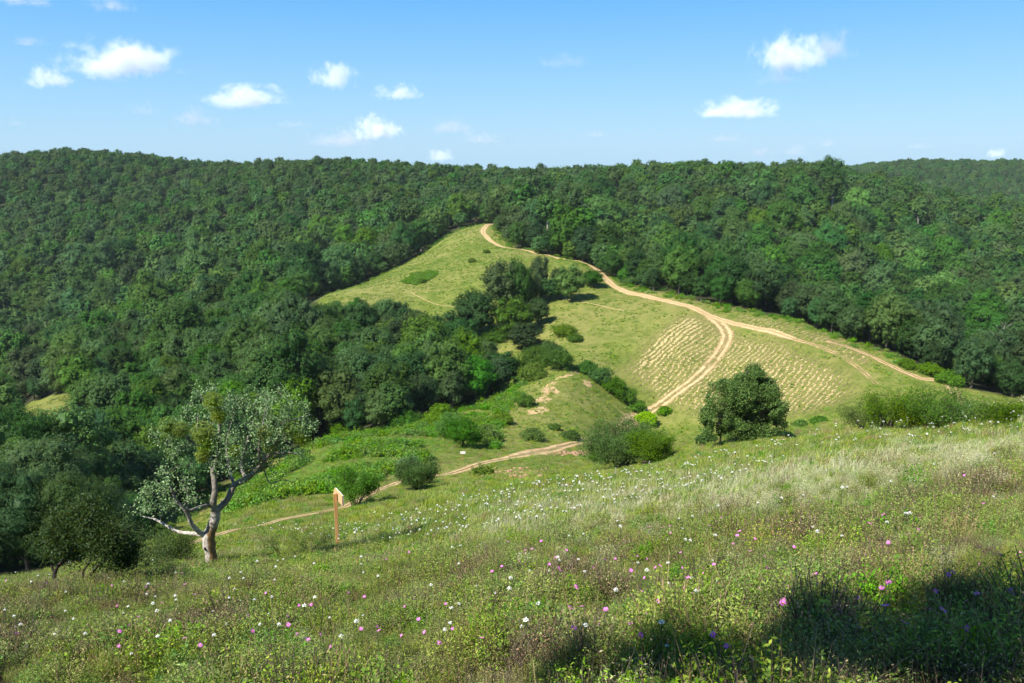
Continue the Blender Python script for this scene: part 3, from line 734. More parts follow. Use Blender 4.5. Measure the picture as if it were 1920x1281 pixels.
# ------------------------------------------------------------------ solitary oak
op = hit1(1387, 826)
def oak_blobs():
    # (dx, dz) in picture pixels from the trunk base, radius px
    L = [(-10,95,30),(20,110,26),(45,95,24),(-40,105,22),(-55,80,20),(60,70,24),(40,55,26),(10,62,24),(-62,48,20),(-45,58,16),(-60,28,18),(-35,32,20),(-10,35,24),(20,30,24),(55,38,24),(68,50,16),(-5,125,16),(22,132,16),(-30,8,14),(-52,12,12),(5,14,16),(40,22,18),(-75,38,12),(70,32,14),(-20,78,16),(48,112,14),(-70,22,11)]
    s = op[1] / FPX * 1.06; rr = np.random.default_rng(5); B = []
    for dx, dz, r in L:
        for dy in ((-.45, .35) if r > 15 else (0,)):
            B.append((np.array([dx * s, dy * (50 if dz > 20 else 35) * s + rr.normal() * .6, dz * s + .2]), r * s * rr.uniform(.62, .82)))
    return B
def build_oak():
    B = oak_blobs(); rr = np.random.default_rng(6)
    p, d = crown_points(6, B, 90000, rr, .5, 16, .062)
    keep = fbm(p[:, 0] * .9, p[:, 2] * .9 + p[:, 1] * .7, 3, 4) > .385
    p = p[keep]; d = d[keep]; p = p + rr.normal(size=p.shape) * .04
    V, F = leaves(p, d + rr.normal(size=p.shape) * .7 + np.array([0, 0, .3]), .135, .7, rr)
    mb = MB(); mb.add(V, F, rr.uniform(0, 1, len(F)))
    for c0, b0 in B:
        if b0 > 1.2: blob(mb, c0, b0 * .36, .2, 0, rr, 6)
    crown = mb.mesh('oak_crown', [M_oak])
    tb = MB()
    tube(tb, smooth_line([(0, 0, -.6), (.1, 0, 1.2), (-.2, .1, 3), (.2, 0, 5), (.3, 0, 6.4)], 5), np.linspace(.42, .08, 21), 9)
    for c0, b0 in B[::2]:
        z0 = rr.uniform(.8, 3.5)
        tube(tb, smooth_line([(0, 0, z0), (c0[0] * .4, c0[1] * .4, z0 + (c0[2] - z0) * .6), tuple(c0)], 4), np.linspace(.2, .04, 9), 6)
    return tb.mesh('oak_trunk', [M_bark], True), crown
put('oak_tree', build_oak(), op, 'large solitary round oak standing alone at the foot of the striped field', 'tree', None, 0, .94)

# ------------------------------------------------------------------ pale twisted tree with mistletoe
sp_ = hit1(395, 1064)
S_PX = sp_[1] / FPX / math.cos(PITCH)          # metres per picture pixel at the tree
def tp(x, y, dy=0.0):
    """tree-local point from picture offsets, dy = metres towards the back"""
    d = ray(x, y) * (sp_[1] + dy); return d - sp_
M_palebark = None
def pale_bark():
    m, nt, out = newmat('pale_grey_bark'); b = NB(nt)
    tc = b.n('ShaderNodeTexCoord').outputs['Object']
    sx = b.n('ShaderNodeSeparateXYZ'); b.set(sx.inputs[0], tc)
    n = b.noise(tc, 9, 6, .7); n2 = b.noise(tc, 2.5, 4)
    c = b.mix(b.ramp(n, .35, .65), (.26, .23, .19), (.56, .51, .44))
    # rusty lichen on the side away from the sun, dark upper limbs
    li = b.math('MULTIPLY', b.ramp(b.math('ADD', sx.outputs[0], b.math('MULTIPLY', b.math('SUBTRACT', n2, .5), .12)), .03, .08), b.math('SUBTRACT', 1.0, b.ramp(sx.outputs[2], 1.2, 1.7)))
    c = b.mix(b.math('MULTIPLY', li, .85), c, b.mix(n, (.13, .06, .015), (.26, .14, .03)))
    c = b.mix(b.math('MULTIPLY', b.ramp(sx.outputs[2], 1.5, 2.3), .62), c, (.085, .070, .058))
    v = b.n('ShaderNodeTexNoise', ins={'Scale': 14.0, 'Detail': 5.0}); b.set(v.inputs['Vector'], tc)
    bp = b.n('ShaderNodeBump', ins={'Strength': .8, 'Distance': .03, 'Height': v.outputs[0]})
    bs = b.n('ShaderNodeBsdfPrincipled', ins={'Base Color': c, 'Roughness': .9, 'Specular IOR Level': .1, 'Normal': bp.outputs[0]})
    nt.links.new(bs.outputs[0], out.inputs[0]); return m
M_palebark = pale_bark()
u = S_PX
ST = [([tp(397,1075),tp(396,1045),tp(391,1010),tp(397,990),tp(403,972),tp(405,955)], [14*u,11.5*u,12.5*u,10.2*u,9.6*u,9*u]),
 ([tp(405,958),tp(414,950,.1),tp(428,934,.2),tp(440,910,.3),tp(464,897,.2),tp(489,873,0),tp(507,849,-.2),tp(517,830,-.3)], [9*u,8.5*u,8*u,7.5*u,7*u,6*u,5*u,3*u]),
 ([tp(404,962),tp(400,943,-.1),tp(403,919,-.1),tp(400,889,0),tp(393,860,.1),tp(376,843,.1),tp(352,822,0),tp(328,815,-.2)], [8.5*u,8*u,7.5*u,6.5*u,5.5*u,4.5*u,3.5*u,2*u]),
 ([tp(400,889),tp(410,852,-.3),tp(412,800,-.5),tp(408,760,-.5)], [5.5*u,4.5*u,3*u,1.5*u]),
 ([tp(393,1008),tp(378,1001,-.1),tp(361,985,-.3),tp(349,959,-.5),tp(330,937,-.6),tp(320,912,-.7)], [7*u,6.5*u,5.5*u,4.5*u,3.5*u,2*u]),
 ([tp(390,1008),tp(375,1002,.1),tp(357,1000,.2),tp(333,997,.3),tp(312,986,.4),tp(291,974,.5),tp(266,968,.5)], [6.5*u,5.5*u,5*u,4*u,3.5*u,2.5*u,1.2*u]),
 ([tp(401,950),tp(388,948,-.3),tp(373,951,-.6),tp(355,957,-.8),tp(340,948,-1)], [4.5*u,4*u,3.5*u,3*u,1.2*u]),
 ([tp(507,849,-.2),tp(525,851,0),tp(543,850,.2),tp(565,852,.3)], [3.5*u,3*u,2.5*u,1.2*u]),
 ([tp(514,836,-.3),tp(523,815,-.4),tp(534,791,-.3),tp(559,785,-.2),tp(582,778,0)], [3.5*u,3*u,2.5*u,2*u,1*u]),
 ([tp(462,898,.2),tp(452,875,.6),tp(461,837,.9),tp(473,791,.9),tp(480,745,.7)], [5*u,4*u,3.2*u,2.4*u,1.2*u]),
 ([tp(489,873),tp(486,840,-.6),tp(492,800,-.8),tp(500,760,-.7)], [4*u,3*u,2*u,1*u]),
 ([tp(349,959,-.5),tp(352,930,-.3),tp(340,905,-.2)], [3*u,2.2*u,1*u]),
 ([tp(376,843,.1),tp(370,810,.5),tp(372,770,.7)], [3.5*u,2.5*u,1.2*u]),
 ([tp(440,912,.3),tp(430,880,1.0),tp(425,830,1.3),tp(440,775,1.3)], [4*u,3.2*u,2.2*u,1.2*u]),
 ([tp(492,868),tp(505,905,.3),tp(530,900,.4),tp(552,905,.5)], [1.8*u,1.4*u,1.1*u,.6*u])]
BL = [(400,755,40,0),(370,790,38,.3),(335,812,34,0),(305,815,26,-.2),(440,770,40,.5),(480,755,38,.3),(520,755,36,0),(550,775,34,0),(572,800,26,0),(545,820,30,0),(500,800,40,-.4),(455,815,44,-.5),(420,830,38,-.6),
      (470,850,34,-.4),(440,865,30,-.6),(410,880,22,-.5),(500,870,20,0),(525,850,22,.2),(340,850,30,.2),(315,850,22,.2),(370,870,24,0),(470,895,14,.1),
      (300,900,30,.2),(325,915,26,-.5),(280,930,28,.3),(295,955,26,.4),(262,950,22,.4),(330,945,22,-.5),(365,925,20,-.6),(350,900,18,-.3),(560,850,16,.2),(380,730,20,.2)]
blobsS = [(tp(x, y, dy + random.uniform(-.35, .35)), r * u) for x, y, r, dy in BL]
ST = [(p_, [q_ * (1.0 if n_ == 0 else .80) for q_ in r_]) for n_, (p_, r_) in enumerate(ST)]
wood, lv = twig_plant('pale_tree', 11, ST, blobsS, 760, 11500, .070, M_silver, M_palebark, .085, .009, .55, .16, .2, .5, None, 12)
pt = thing('twisted_tree', sp_, 'gnarled pale trunked tree with silvery leaves and yellowish mistletoe clumps', 'tree')
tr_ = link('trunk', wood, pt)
link('crown', lv, pt)
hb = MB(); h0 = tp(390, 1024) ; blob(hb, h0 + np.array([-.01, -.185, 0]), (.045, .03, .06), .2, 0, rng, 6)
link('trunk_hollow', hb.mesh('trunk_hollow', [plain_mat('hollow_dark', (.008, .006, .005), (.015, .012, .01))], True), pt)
for k, (x, y, r, dy) in enumerate([(314,800,21,-.5),(338,806,17,-.5),(380,812,24,-.7),(388,835,20,-.7),(400,753,20,-.8),(497,812,16,-.8),(505,838,14,-.7),(553,805,24,-.4),(566,822,18,-.4),(440,845,12,-.9),(380,855,15,-.7),(410,780,15,-.8)]):
    rr = np.random.default_rng(60 + k); c0 = tp(x, y, dy); n_ = 900
    d = unit(rr.normal(size=(n_, 3))); pp = c0 + d * (r * u * rr.uniform(.4, 1, n_) ** .5)[:, None]
    V, F = leaves(pp, d + rr.normal(size=pp.shape) * .9, .055, .35, rr)
    mb = MB(); mb.add(V, F, rr.uniform(0, 1, len(F)))
    blob(mb, c0, r * u * .5, .1, 0, rr, 5)
    link('mistletoe', mb.mesh('mistletoe', [M_mistle]), pt)

# ------------------------------------------------------------------ shrubs and small trees
def shrub_mesh(seed, w, h, nst, nt_, nl, ls, mat, lean=.0, low=.25, spread=.1, rad=.05, twig=.006, aspect=.4, wood=None):
    rr = np.random.default_rng(seed); stems = []; blobs = []
    for k in range(nst):
        a = 2.4 * k + rr.uniform(-.4, .4); q = rr.uniform(.35, 1) * w * .5
        ex, ey = math.cos(a) * q, math.sin(a) * q * .8
        zt = h * rr.uniform(.65, .9) * (1 - .25 * (q / (w * .5)) ** 2)
        b0 = rr.normal(size=2) * w * .05
        stems.append(([(b0[0], b0[1], -.15), (b0[0] + ex * .25, b0[1] + ey * .25, zt * .3), (ex * .65 + lean * .4, ey * .65, zt * .65), (ex + lean, ey, zt)], [rad, rad * .75, rad * .5, rad * .2]))
        blobs.append(((ex * .95 + lean, ey * .95, zt * .92), w * rr.uniform(.15, .22)))
        blobs.append(((ex * .7 + lean * .6, ey * .7, max(zt * .6, h * low + .1)), w * rr.uniform(.14, .2)))
    blobs = [(np.array(c), b_) for c, b_ in blobs]
    return twig_plant('shrub', seed, stems, blobs, nt_, nl, ls, mat, wood or M_twig, spread, twig, aspect, .12, .3, .45, None, 6)

def dense_bush(seed, w, h, nl, ls, mat, nb=14, core=.8, aspect=.6, low=.05, rag=.03, stems=5):
    rr = np.random.default_rng(seed); B = []
    for k in range(nb):
        a = 2.4 * k; q = math.sqrt((k + .5) / nb) * .36; br = rr.uniform(.13, .22) * w
        B.append((np.array([math.cos(a) * q * w, math.sin(a) * q * w, max(h * low + br * .6, (h - br) * rr.uniform(.35, 1) * (1 - 1.4 * q * q * 2))]), br))
    B.append((np.array([0, 0, h * .45]), w * .26))
    p, d = crown_points(w, B, nl, rr, .6, 12, .048)
    p = p + rr.normal(size=p.shape) * rag
    V, F = leaves(p, d + rr.normal(size=p.shape) * .8 + np.array([0, 0, .25]), ls, aspect, rr)
    mb = MB(); mb.add(V, F, rr.uniform(0, 1, len(F)))
    for c0, b0 in B: blob(mb, c0, b0 * core * .72, .2, 0, rr, 6)
    tb = MB()
    for k in range(stems):
        c0 = B[k][0]; bx, by = rr.normal(size=2) * w * .05
        tube(tb, smooth_line([(bx, by, -.25), ((c0[0] + bx) * .4, (c0[1] + by) * .4, c0[2] * .45), tuple(c0)], 3), np.linspace(.012 * w + .02, .01, 7), 6)
    return tb.mesh('bush_stems', [M_twig], True), mb.mesh('bush_leaves', [mat])
SP = ('stems', 'foliage')
# dark little tree at the left
dp = hit1(122, 1114)
dd = lambda x, y, dy=0.0: ray(x, y) * (dp[1] + dy) - dp
ud = dp[1] / FPX
sD = [([dd(124,1122), dd(116,1100), dd(102,1082), dd(110,1060,.1), dd(135,1035,.2), dd(150,1010,.3), dd(160,975,.2)], [5*ud, 4.5*ud, 4*ud, 3.5*ud, 3*ud, 2.5*ud, 1*ud]),
      ([dd(134,1120), dd(148,1100), dd(165,1085), dd(180,1065,-.1), dd(200,1045,-.2), dd(222,1020,-.1), dd(240,990)], [4.5*ud, 4*ud, 3.5*ud, 3*ud, 2.5*ud, 2*ud, 1*ud]),
      ([dd(158,1090), dd(156,1072), dd(170,1050), dd(175,1015)], [2.5*ud, 2*ud, 1.8*ud, 1*ud]),
      ([dd(104,1080), dd(96,1055,.1), dd(106,1030,.1), dd(112,1000,.1)], [2.5*ud, 2.2*ud, 1.8*ud, 1*ud])]
bD = [(dd(x, y, dy), r * ud) for x, y, r, dy in [(115,1010,28,0),(110,985,24,.1),(145,965,28,.2),(165,990,34,0),(140,1030,28,.3),(190,1020,34,-.2),(215,1000,30,0),(235,1025,30,.3),(205,1050,24,0),(245,1055,20,.2),(170,950,20,.3),(120,950,16,.3),(90,1030,14,0)]]
put('small_tree', twig_plant('dark_small_tree', 21, sD, bD, 300, 15000, .055, M_darkshrub, plain_mat('dark_bark', (.018, .014, .012), (.04, .03, .025)), .10, .006, .4, .15, .2), dp,
    'small dark tree on two crooked black stems at left edge of meadow', 'tree', None, 0, 1.0, (.75, .72, .55), ('trunk', 'crown'))
def shrub(px_, py_, pair, lab, cat='shrub', grp=None, sc=1.0, rz=0.0, col=(1, 1, 1), name='shrub'):
    return put(name, pair, hit1(px_, py_), lab, cat, grp, rz, sc, col, SP)
shrub(322, 1062, shrub_mesh(31, 1.9, 1.2, 9, 200, 9000, .05, M_darkshrub, 0, .1, .12, .03), 'dark tangled shrub at the left foot of the pale twisted tree')
shrub(255, 1080, shrub_mesh(32, 2.4, 1.7, 8, 200, 9000, .05, M_darkshrub, 0, .1, .12, .03), 'dark shrub between the small dark tree and the pale twisted tree', col=(1.1, 1.1, .9))
shrub(582, 1040, shrub_mesh(33, 1.5, 1.0, 10, 160, 3600, .04, M_darkshrub, 0, .1, .06, .018), 'dark twiggy shrub just left of the wooden signpost', col=(1.4, 1.3, 1.3))
shrub(528, 1052, shrub_mesh(34, 1.5, .9, 9, 120, 2600, .04, M_herb, 0, .1, .08, .015), 'grey green twiggy shrub between signpost and pale twisted tree', col=(.8, .85, .8))
shrub(716, 1028, shrub_mesh(35, .8, .5, 8, 70, 1300, .035, M_darkshrub, 0, .1, .05, .01), 'small dark shrub in the meadow right of the signpost', col=(1.3, 1.3, 1.2))
# middle distance
shrub(668, 948, shrub_mesh(41, 3.3, 2.9, 9, 260, 11000, .10, M_shrub, 0, .35, .14, .045, .01, .5), 'airy small green tree on thin dark stems behind the signpost', 'tree', col=(.8, .85, .8), name='small_tree')
shrub(780, 918, shrub_mesh(42, 3.7, 2.5, 14, 420, 17000, .10, M_darkshrub, 0, .12, .16, .04, .01, .5), 'dark green round bush beside the start of the dirt track', col=(1.2, 1.3, .9))
shrub(768, 912, shrub_mesh(43, 2.6, 3.1, 6, 160, 3600, .11, M_silver, 0, .6, .14, .04, .01, .5), 'silvery grey shrub rising out of the dark round bush', col=(.8, .85, .75))
shrub(1168, 876, shrub_mesh(44, 7.6, 4.6, 20, 900, 42000, .13, M_shrub, 0, .3, .24, .09, .014, .5), 'big wide bush on many crooked stems in the middle of the slope', col=(.60, .64, .42))
shrub(1212, 872, shrub_mesh(45, 4.6, 3.4, 11, 400, 15000, .13, M_shrub, .3, .2, .2, .07, .012, .5), 'lighter right hand side bush leaning from the big wide bush', col=(.78, .76, .45))
shrub(1120, 866, dense_bush(46, 2.0, 1.5, 3500, .13, M_shrub, 10, .7), 'low bright bush at the left foot of the big wide bush', col=(1, 1.05, .9))
shrub(1212, 795, dense_bush(47, 4.2, 2.2, 5000, .2, M_fern, 12, .7), 'bright yellow green bush above the big wide bush', col=(1.7, 1.35, .5))
shrub(1245, 776, dense_bush(48, 3.0, 1.3, 2500, .2, M_fern, 9, .7), 'small fresh green bush at the lower end of the field track', col=(1.1, 1.1, .8))
shrub(1195, 770, dense_bush(49, 3.4, 1.8, 3500, .2, M_fern, 10, .7), 'fresh green bush left of the lower end of the field track', col=(.75, .85, .8))
for k, (x, y, w, h, c, lab) in enumerate([(868,838,5.4,4.4,(.62,.72,.7),'tall green bush in the ferns of the valley floor'),(842,822,4.6,3.6,(.8,.95,.8),'bush on the left of the tall valley floor bush'),(908,828,4,2.4,(.8,.95,.8),'low bush on the right of the tall valley floor bush'),
      (825,800,5,3.4,(.9,1.1,.8),'light green bush at the front corner of the valley wood'),(985,762,3.6,2.2,(.65,.75,.75),'grey green bush left of the bare soil streaks'),(998,826,3.6,1.5,(.75,.85,.8),'lone bush on the grass above the dirt track'),
      (1070,824,2.8,1.2,(.65,.7,.7),'small dark bush touching the dirt track'),(943,796,3.4,1.6,(.9,1,.8),'small bush beside the lower end of the bare slope'),(1040,806,1.8,.9,(.8,.9,.8),'tiny bush below the bare slope'),
      (1008,690,8,4.4,(.6,.72,.72),'dark bush below the tree group on the grass hill'),(1048,692,6.5,4.2,(.5,.62,.62),'dark bush at the right end of the bushes below the hill group'),(1000,712,6,3,(.85,.95,.8),'green bush above the bare slope, left of the dark bushes'),
      (965,700,6,3.2,(.8,.85,.75),'grey green bush between valley wood and hill group'),(1030,668,6,3.2,(.5,.62,.62),'dark bush just under the lowest tree of the hill group'),(1100,700,4.5,2.6,(.62,.72,.72),'topmost bush of the row beside the bare slope'),
      (1125,718,5,3,(.58,.7,.7),'second bush from the top of the row beside the bare slope'),(1150,738,5.4,3.2,(.6,.72,.7),'third bush from the top of the row beside the bare slope'),(1172,752,4.6,2.6,(.7,.8,.75),'lowest bush of the row beside the striped field'),
      (1058,628,6,1.9,(.9,1.05,.7),'bright bush on the green slope right of the hill group'),(1078,640,3.5,1.5,(.7,.85,.7),'small bush on the green slope under the hill group'),(790,530,3,1.2,(.7,.8,.7),'tiny bush on the long grassy hilltop'),
      (913,475,2.6,1.3,(.7,.8,.75),'tiny dark bush on the upper grass hill'),(885,492,3,1.2,(.8,.8,.9),'grey bush on the upper grass hill'),(1500,803,2.0,1.0,(.7,.85,.7),'round dark bush right of the solitary oak'),(1325,832,1.8,.9,(.6,.7,.7),'small dark bush left of the solitary oak'),
      (1535,795,2.4,.8,(.85,1,.8),'small bright bush on the grass bank right of the oak'),(930,640,7,3,(.65,.75,.7),'bush in the shade under the hill group'),(1180,532,5,2.4,(.9,1,.8),'bright bush on the far side of the rutted road bend'),(1745,705,4.5,2.6,(1.1,1.2,.7),'bright leafy bush at the foot of the roadside wood'),(1780,722,4.5,2.6,(.9,1.05,.8),'green bush beside the lowest visible bit of sandy road'),
      (1700,690,3.4,1.6,(.8,1,.75),'low bush on the wood edge above the lower road'),(640,815,4.5,2.2,(.9,1.1,.9),'low bush at the left foot of the valley wood'),(760,800,5,3,(.7,.85,.75),'bush at the front foot of the valley wood')]):
    shrub(x, y, dense_bush(400 + k, w, h, int(2400 + 1000 * w), .13 if y > 740 else .17, M_shrub, 12, .74, .65, .02, .04, 4), lab, 'shrub', 'bushes scattered over the open slopes', 1.0, 0, c)
# thicket on the right crest
for k, (x, y, w, h, lab) in enumerate([(1622,806,2.5,1.5,'leftmost feathery shrub of the thicket on the right crest'),(1664,808,2.8,2.2,'second feathery shrub from the left in the right crest thicket'),(1712,805,1.9,1.35,'feathery shrub at the middle of the right crest thicket'),
      (1756,802,2.7,2.0,'feathery shrub right of the middle of the right crest thicket'),(1806,797,1.7,1.05,'second feathery shrub from the right in the crest thicket'),(1850,793,1.3,.75,'rightmost feathery shrub of the crest thicket'),(1905,790,1.8,.45,'low dark green shrub at the right edge of the view')]):
    shrub(x, y, shrub_mesh(70 + k, w, h, 10, 340, int(1200 + 2300 * w), .085, M_shrub, 0, .25, .13, .04, .008, .35), lab, 'shrub', 'feathery shrubs of the thicket on the right crest', 1.0, 0, (.85, .85, .8) if k < 6 else (.45, .55, .55))
shrub(1020, 892, shrub_mesh(81, 3.0, 1.8, 8, 120, 1500, .07, M_herb, 0, .2, .12, .012), 'thin pale see-through shrub right of the reddish soil heap', col=(1, 1.1, .9))
shrub(905, 893, dense_bush(82, 2.6, .8, 1800, .1, M_shrub, 9, .6), 'low green bush in front of the bare dirt track', col=(.8, .85, .8))
# loose dead log and clods by the track
M_clod = plain_mat('red_soil_clod', (.24, .13, .07), (.42, .27, .17), 6, .95, .6)
rr = np.random.default_rng(90); mb = MB()
for k in range(240):
    c0 = (965 + rr.normal() * 30, 890 + rr.normal() * 4.5); 
    if k % 3 == 0: c0 = (1075 + rr.normal() * 14, 851 + rr.normal() * 2)
    p = hit1(*c0); blob(mb, p + np.array([0, 0, .03]), rr.uniform(.06, .28) * np.array([1, 1, .7]), .5, 0, rr, 4)
tag(link('soil_clods', mb.mesh('soil_clods', [M_clod])), 'heap of reddish earth clods beside the dirt track', 'soil heap', kind='stuff')

# ------------------------------------------------------------------ wooden signpost
M_wood = plain_mat('fresh_timber', (.42, .22, .075), (.60, .35, .14), 3, .7, .15, .2, (8, 8, .6))
M_board = plain_mat('board_timber', (.50, .30, .14), (.66, .44, .24), 3, .7, .15, .2, (1, 8, 8))
M_cap = plain_mat('white_board_face', (.66, .64, .62), (.80, .78, .76), 3, .6, .05)
sp0 = hit1(634, 1034); us = sp0[1] / FPX
def bevel(o, w=.006):
    m_ = o.modifiers.new('bevel', 'BEVEL'); m_.width = w; m_.segments = 2
hgt = 2.02
t = thing('signpost', sp0, 'tall square wooden signpost with a pointed arrow board in the meadow', 'signpost', None, R(14), (1, 1, 1.11))
mb = MB(); box(mb, (0, 0, (hgt - .4) / 2), (.13, .13, hgt + .4)); o = link('post', mb.mesh('post', [M_wood]), t); bevel(o)
# arrow board: outline in its own plane (u along, v up), fixed to the far face side of the post
ang = math.atan2(.62, -.36) - R(14); ca, sa = math.cos(ang), math.sin(ang)
out_ = [(-.55, 1.76), (.26, 1.76), (.42, 1.93), (.26, 2.10), (-.55, 2.10)]
def plank(mb, outl, w0, w1):
    V = []
    for w_ in (w0, w1):
        for a, v in outl: V.append((a * ca - w_ * sa, a * sa + w_ * ca, v))
    V = np.array(V); n_ = len(outl)
    bmv = V
    import bmesh
    bm = bmesh.new(); vs = [bm.verts.new(v) for v in bmv]
    bm.faces.new(vs[:n_][::-1]); bm.faces.new(vs[n_:])
    for q in range(n_): bm.faces.new((vs[q], vs[(q + 1) % n_], vs[n_ + (q + 1) % n_], vs[n_ + q]))
    bmesh.ops.recalc_face_normals(bm, faces=bm.faces)
    me = bpy.data.meshes.new('plank'); bm.to_mesh(me); bm.free(); return me
me = plank(None, out_, -.115, -.075); me.materials.append(M_board); o = link('arrow_board', me, t); bevel(o, .004)
me = plank(None, [(a * 1.0, v) for a, v in out_], -.132, -.1155); me.materials.append(M_cap); o2 = link('sign_face', me, o); bevel(o2, .003)
# small marker post by the oak, small white sign by the track
p = hit1(1350, 832); t = thing('marker_post', p, 'short pale wooden stake in front of the solitary oak', 'post')
mb = MB(); box(mb, (0, 0, .5), (.13, .13, 1.5)); o = link('stake', mb.mesh('stake', [M_board]), t); bevel(o)
mb = MB(); box(mb, (0, 0, 1.29), (.17, .17, .08)); o = link('cap', mb.mesh('cap', [M_wood]), t); bevel(o)
p = hit1(868, 864); t = thing('small_sign', p, 'small white panel on a thin post beside the dirt track', 'sign')
mb = MB(); box(mb, (0, 0, .3), (.05, .05, 1.3)); o = link('post', mb.mesh('post', [M_wood]), t)
mb = MB(); box(mb, (0, -.04, .92), (.55, .03, .26), None); o = link('panel', mb.mesh('panel', [M_cap]), t); bevel(o)

# ------------------------------------------------------------------ meadow ground cover
def blades(mb, rr, n, rad, h, w, lean=.5, tint=(0, 1), m=0, seg=2):
    a = rr.uniform(0, 6.28, n); q = np.sqrt(rr.random(n)) * rad
    b0 = np.stack([np.cos(a) * q, np.sin(a) * q, np.full(n, -.04)], -1)
    la = rr.uniform(0, 6.28, n); ld = np.stack([np.cos(la), np.sin(la), 0 * la], -1) * (rr.random(n) ** 1.2 * lean)[:, None]
    hh = h * rr.uniform(.5, 1.15, n)[:, None]
    m1 = b0 + (ld * .35 + np.array([0, 0, 1])) * hh * .55; tpnt = b0 + (ld * 1.1 + np.array([0, 0, 1])) * hh
    wa = rr.uniform(0, 6.28, n); wd = np.stack([np.cos(wa), np.sin(wa), 0 * wa], -1) * w
    V = np.stack([b0 - wd * .5, b0 + wd * .5, m1 + wd * .4, m1 - wd * .4, tpnt + wd * .08, tpnt - wd * .08], 1).reshape(-1, 3)
    i = np.arange(n)[:, None] * 6
    F = np.concatenate([i + [0, 1, 2, 3], i + [3, 2, 4, 5]]).reshape(-1, 4)
    tt = rr.uniform(tint[0], tint[1], n); mb.add(V, F, np.concatenate([tt, tt]), m)
    return tpnt
def p_grass(seed, n, rad, h, w, mat, lean=.6):
    rr = np.random.default_rng(seed); mb = MB(); blades(mb, rr, n, rad, h, w, lean); return mb.mesh('grass_kind', [mat])
def p_seed(seed, n, rad, h, w, mat, ns):
    rr = np.random.default_rng(seed); mb = MB(); tips = blades(mb, rr, n, rad, h, w, .5)
    k = rr.integers(0, len(tips), ns); pp = tips[k] + rr.normal(size=(ns, 3)) * np.array([.008, .008, .03]) - np.array([0, 0, .02])
    V, F = leaves(pp, rr.normal(size=pp.shape), .022, .35, rr); mb.add(V, F, rr.uniform(.3, 1, ns)); return mb.mesh('seed_grass_kind', [mat])
def p_herb(seed, nst, rad, h, nl, ls, mat, mat2, ndry=30, aspect=.4):
    rr = np.random.default_rng(seed); mb = MB()
    for k in range(nst):
        a = rr.uniform(0, 6.28); q = rad * rr.random() ** .5; e = np.array([math.cos(a) * q, math.sin(a) * q, h * rr.uniform(.55, 1.1) * (1 - .4 * (q / rad) ** 2)])
        tube(mb, [(e[0] * .3, e[1] * .3, -.03), (e[0] * .75, e[1] * .75, e[2] * .55), tuple(e)], [.004, .003, .0015], 3, .4, 1)
        n_ = nl // nst; t_ = rr.uniform(.25, 1.05, n_)[:, None]; pp = np.array([e[0] * .3, e[1] * .3, 0]) * (1 - t_) + e * t_ + rr.normal(size=(n_, 3)) * rad * .10
        V, F = leaves(pp, rr.normal(size=pp.shape) + np.array([-.2, -.2, .6]), ls, aspect, rr); mb.add(V, F, rr.uniform(0, 1, n_) ** 1.2, 0)
    if ndry: blades(mb, rr, ndry, rad * .9, h * 1.15, .004, .5, (0, .7), 1)
    return mb.mesh('herb_kind', [mat, mat2])
W1 = (1, 1, 1)
near_k = [(p_grass(1, 170, .16, .34, .006, M_grass), W1), (p_grass(2, 150, .18, .28, .007, M_bright), W1), (p_seed(3, 120, .17, .40, .004, M_dry, 260), W1), (p_seed(4, 150, .17, .42, .004, M_pale, 320), W1),
          (p_herb(5, 30, .26, .30, 2000, .017, M_herb, M_dry), W1), (p_herb(6, 28, .24, .26, 1700, .019, M_herb, M_dry), (1.1, 1.15, .9)), (p_herb(7, 30, .28, .34, 1700, .016, M_herb, M_twig), (.8, .8, .8)), (p_herb(8, 18, .22, .28, 900, .026, M_bright, M_stem, 0, .55), W1),
          (p_herb(9, 30, .26, .32, 700, .015, M_dry, M_twig, 70), (.85, .74, .58)), (p_grass(10, 130, .2, .22, .008, M_grass), (1.1, 1.05, .8))]
far_k = [(p_grass(21, 90, .42, .30, .022, M_grass), W1), (p_grass(22, 90, .42, .26, .025, M_bright), W1), (p_seed(23, 80, .42, .36, .014, M_dry, 120), W1), (p_seed(24, 90, .42, .36, .014, M_pale, 160), W1),
         (p_herb(25, 22, .45, .34, 420, .055, M_herb, M_dry), W1), (p_herb(26, 22, .45, .30, 420, .055, M_herb, M_dry), (1.1, 1.15, .9)), (p_herb(27, 22, .45, .40, 420, .055, M_herb, M_twig), (.8, .8, .8)), (p_herb(28, 18, .42, .28, 320, .075, M_bright, M_stem, 0, .55), W1),
         (p_herb(29, 24, .42, .34, 240, .045, M_dry, M_twig, 50), (.8, .65, .55)), (p_grass(30, 80, .45, .2, .03, M_grass), (1.1, 1.05, .8))]
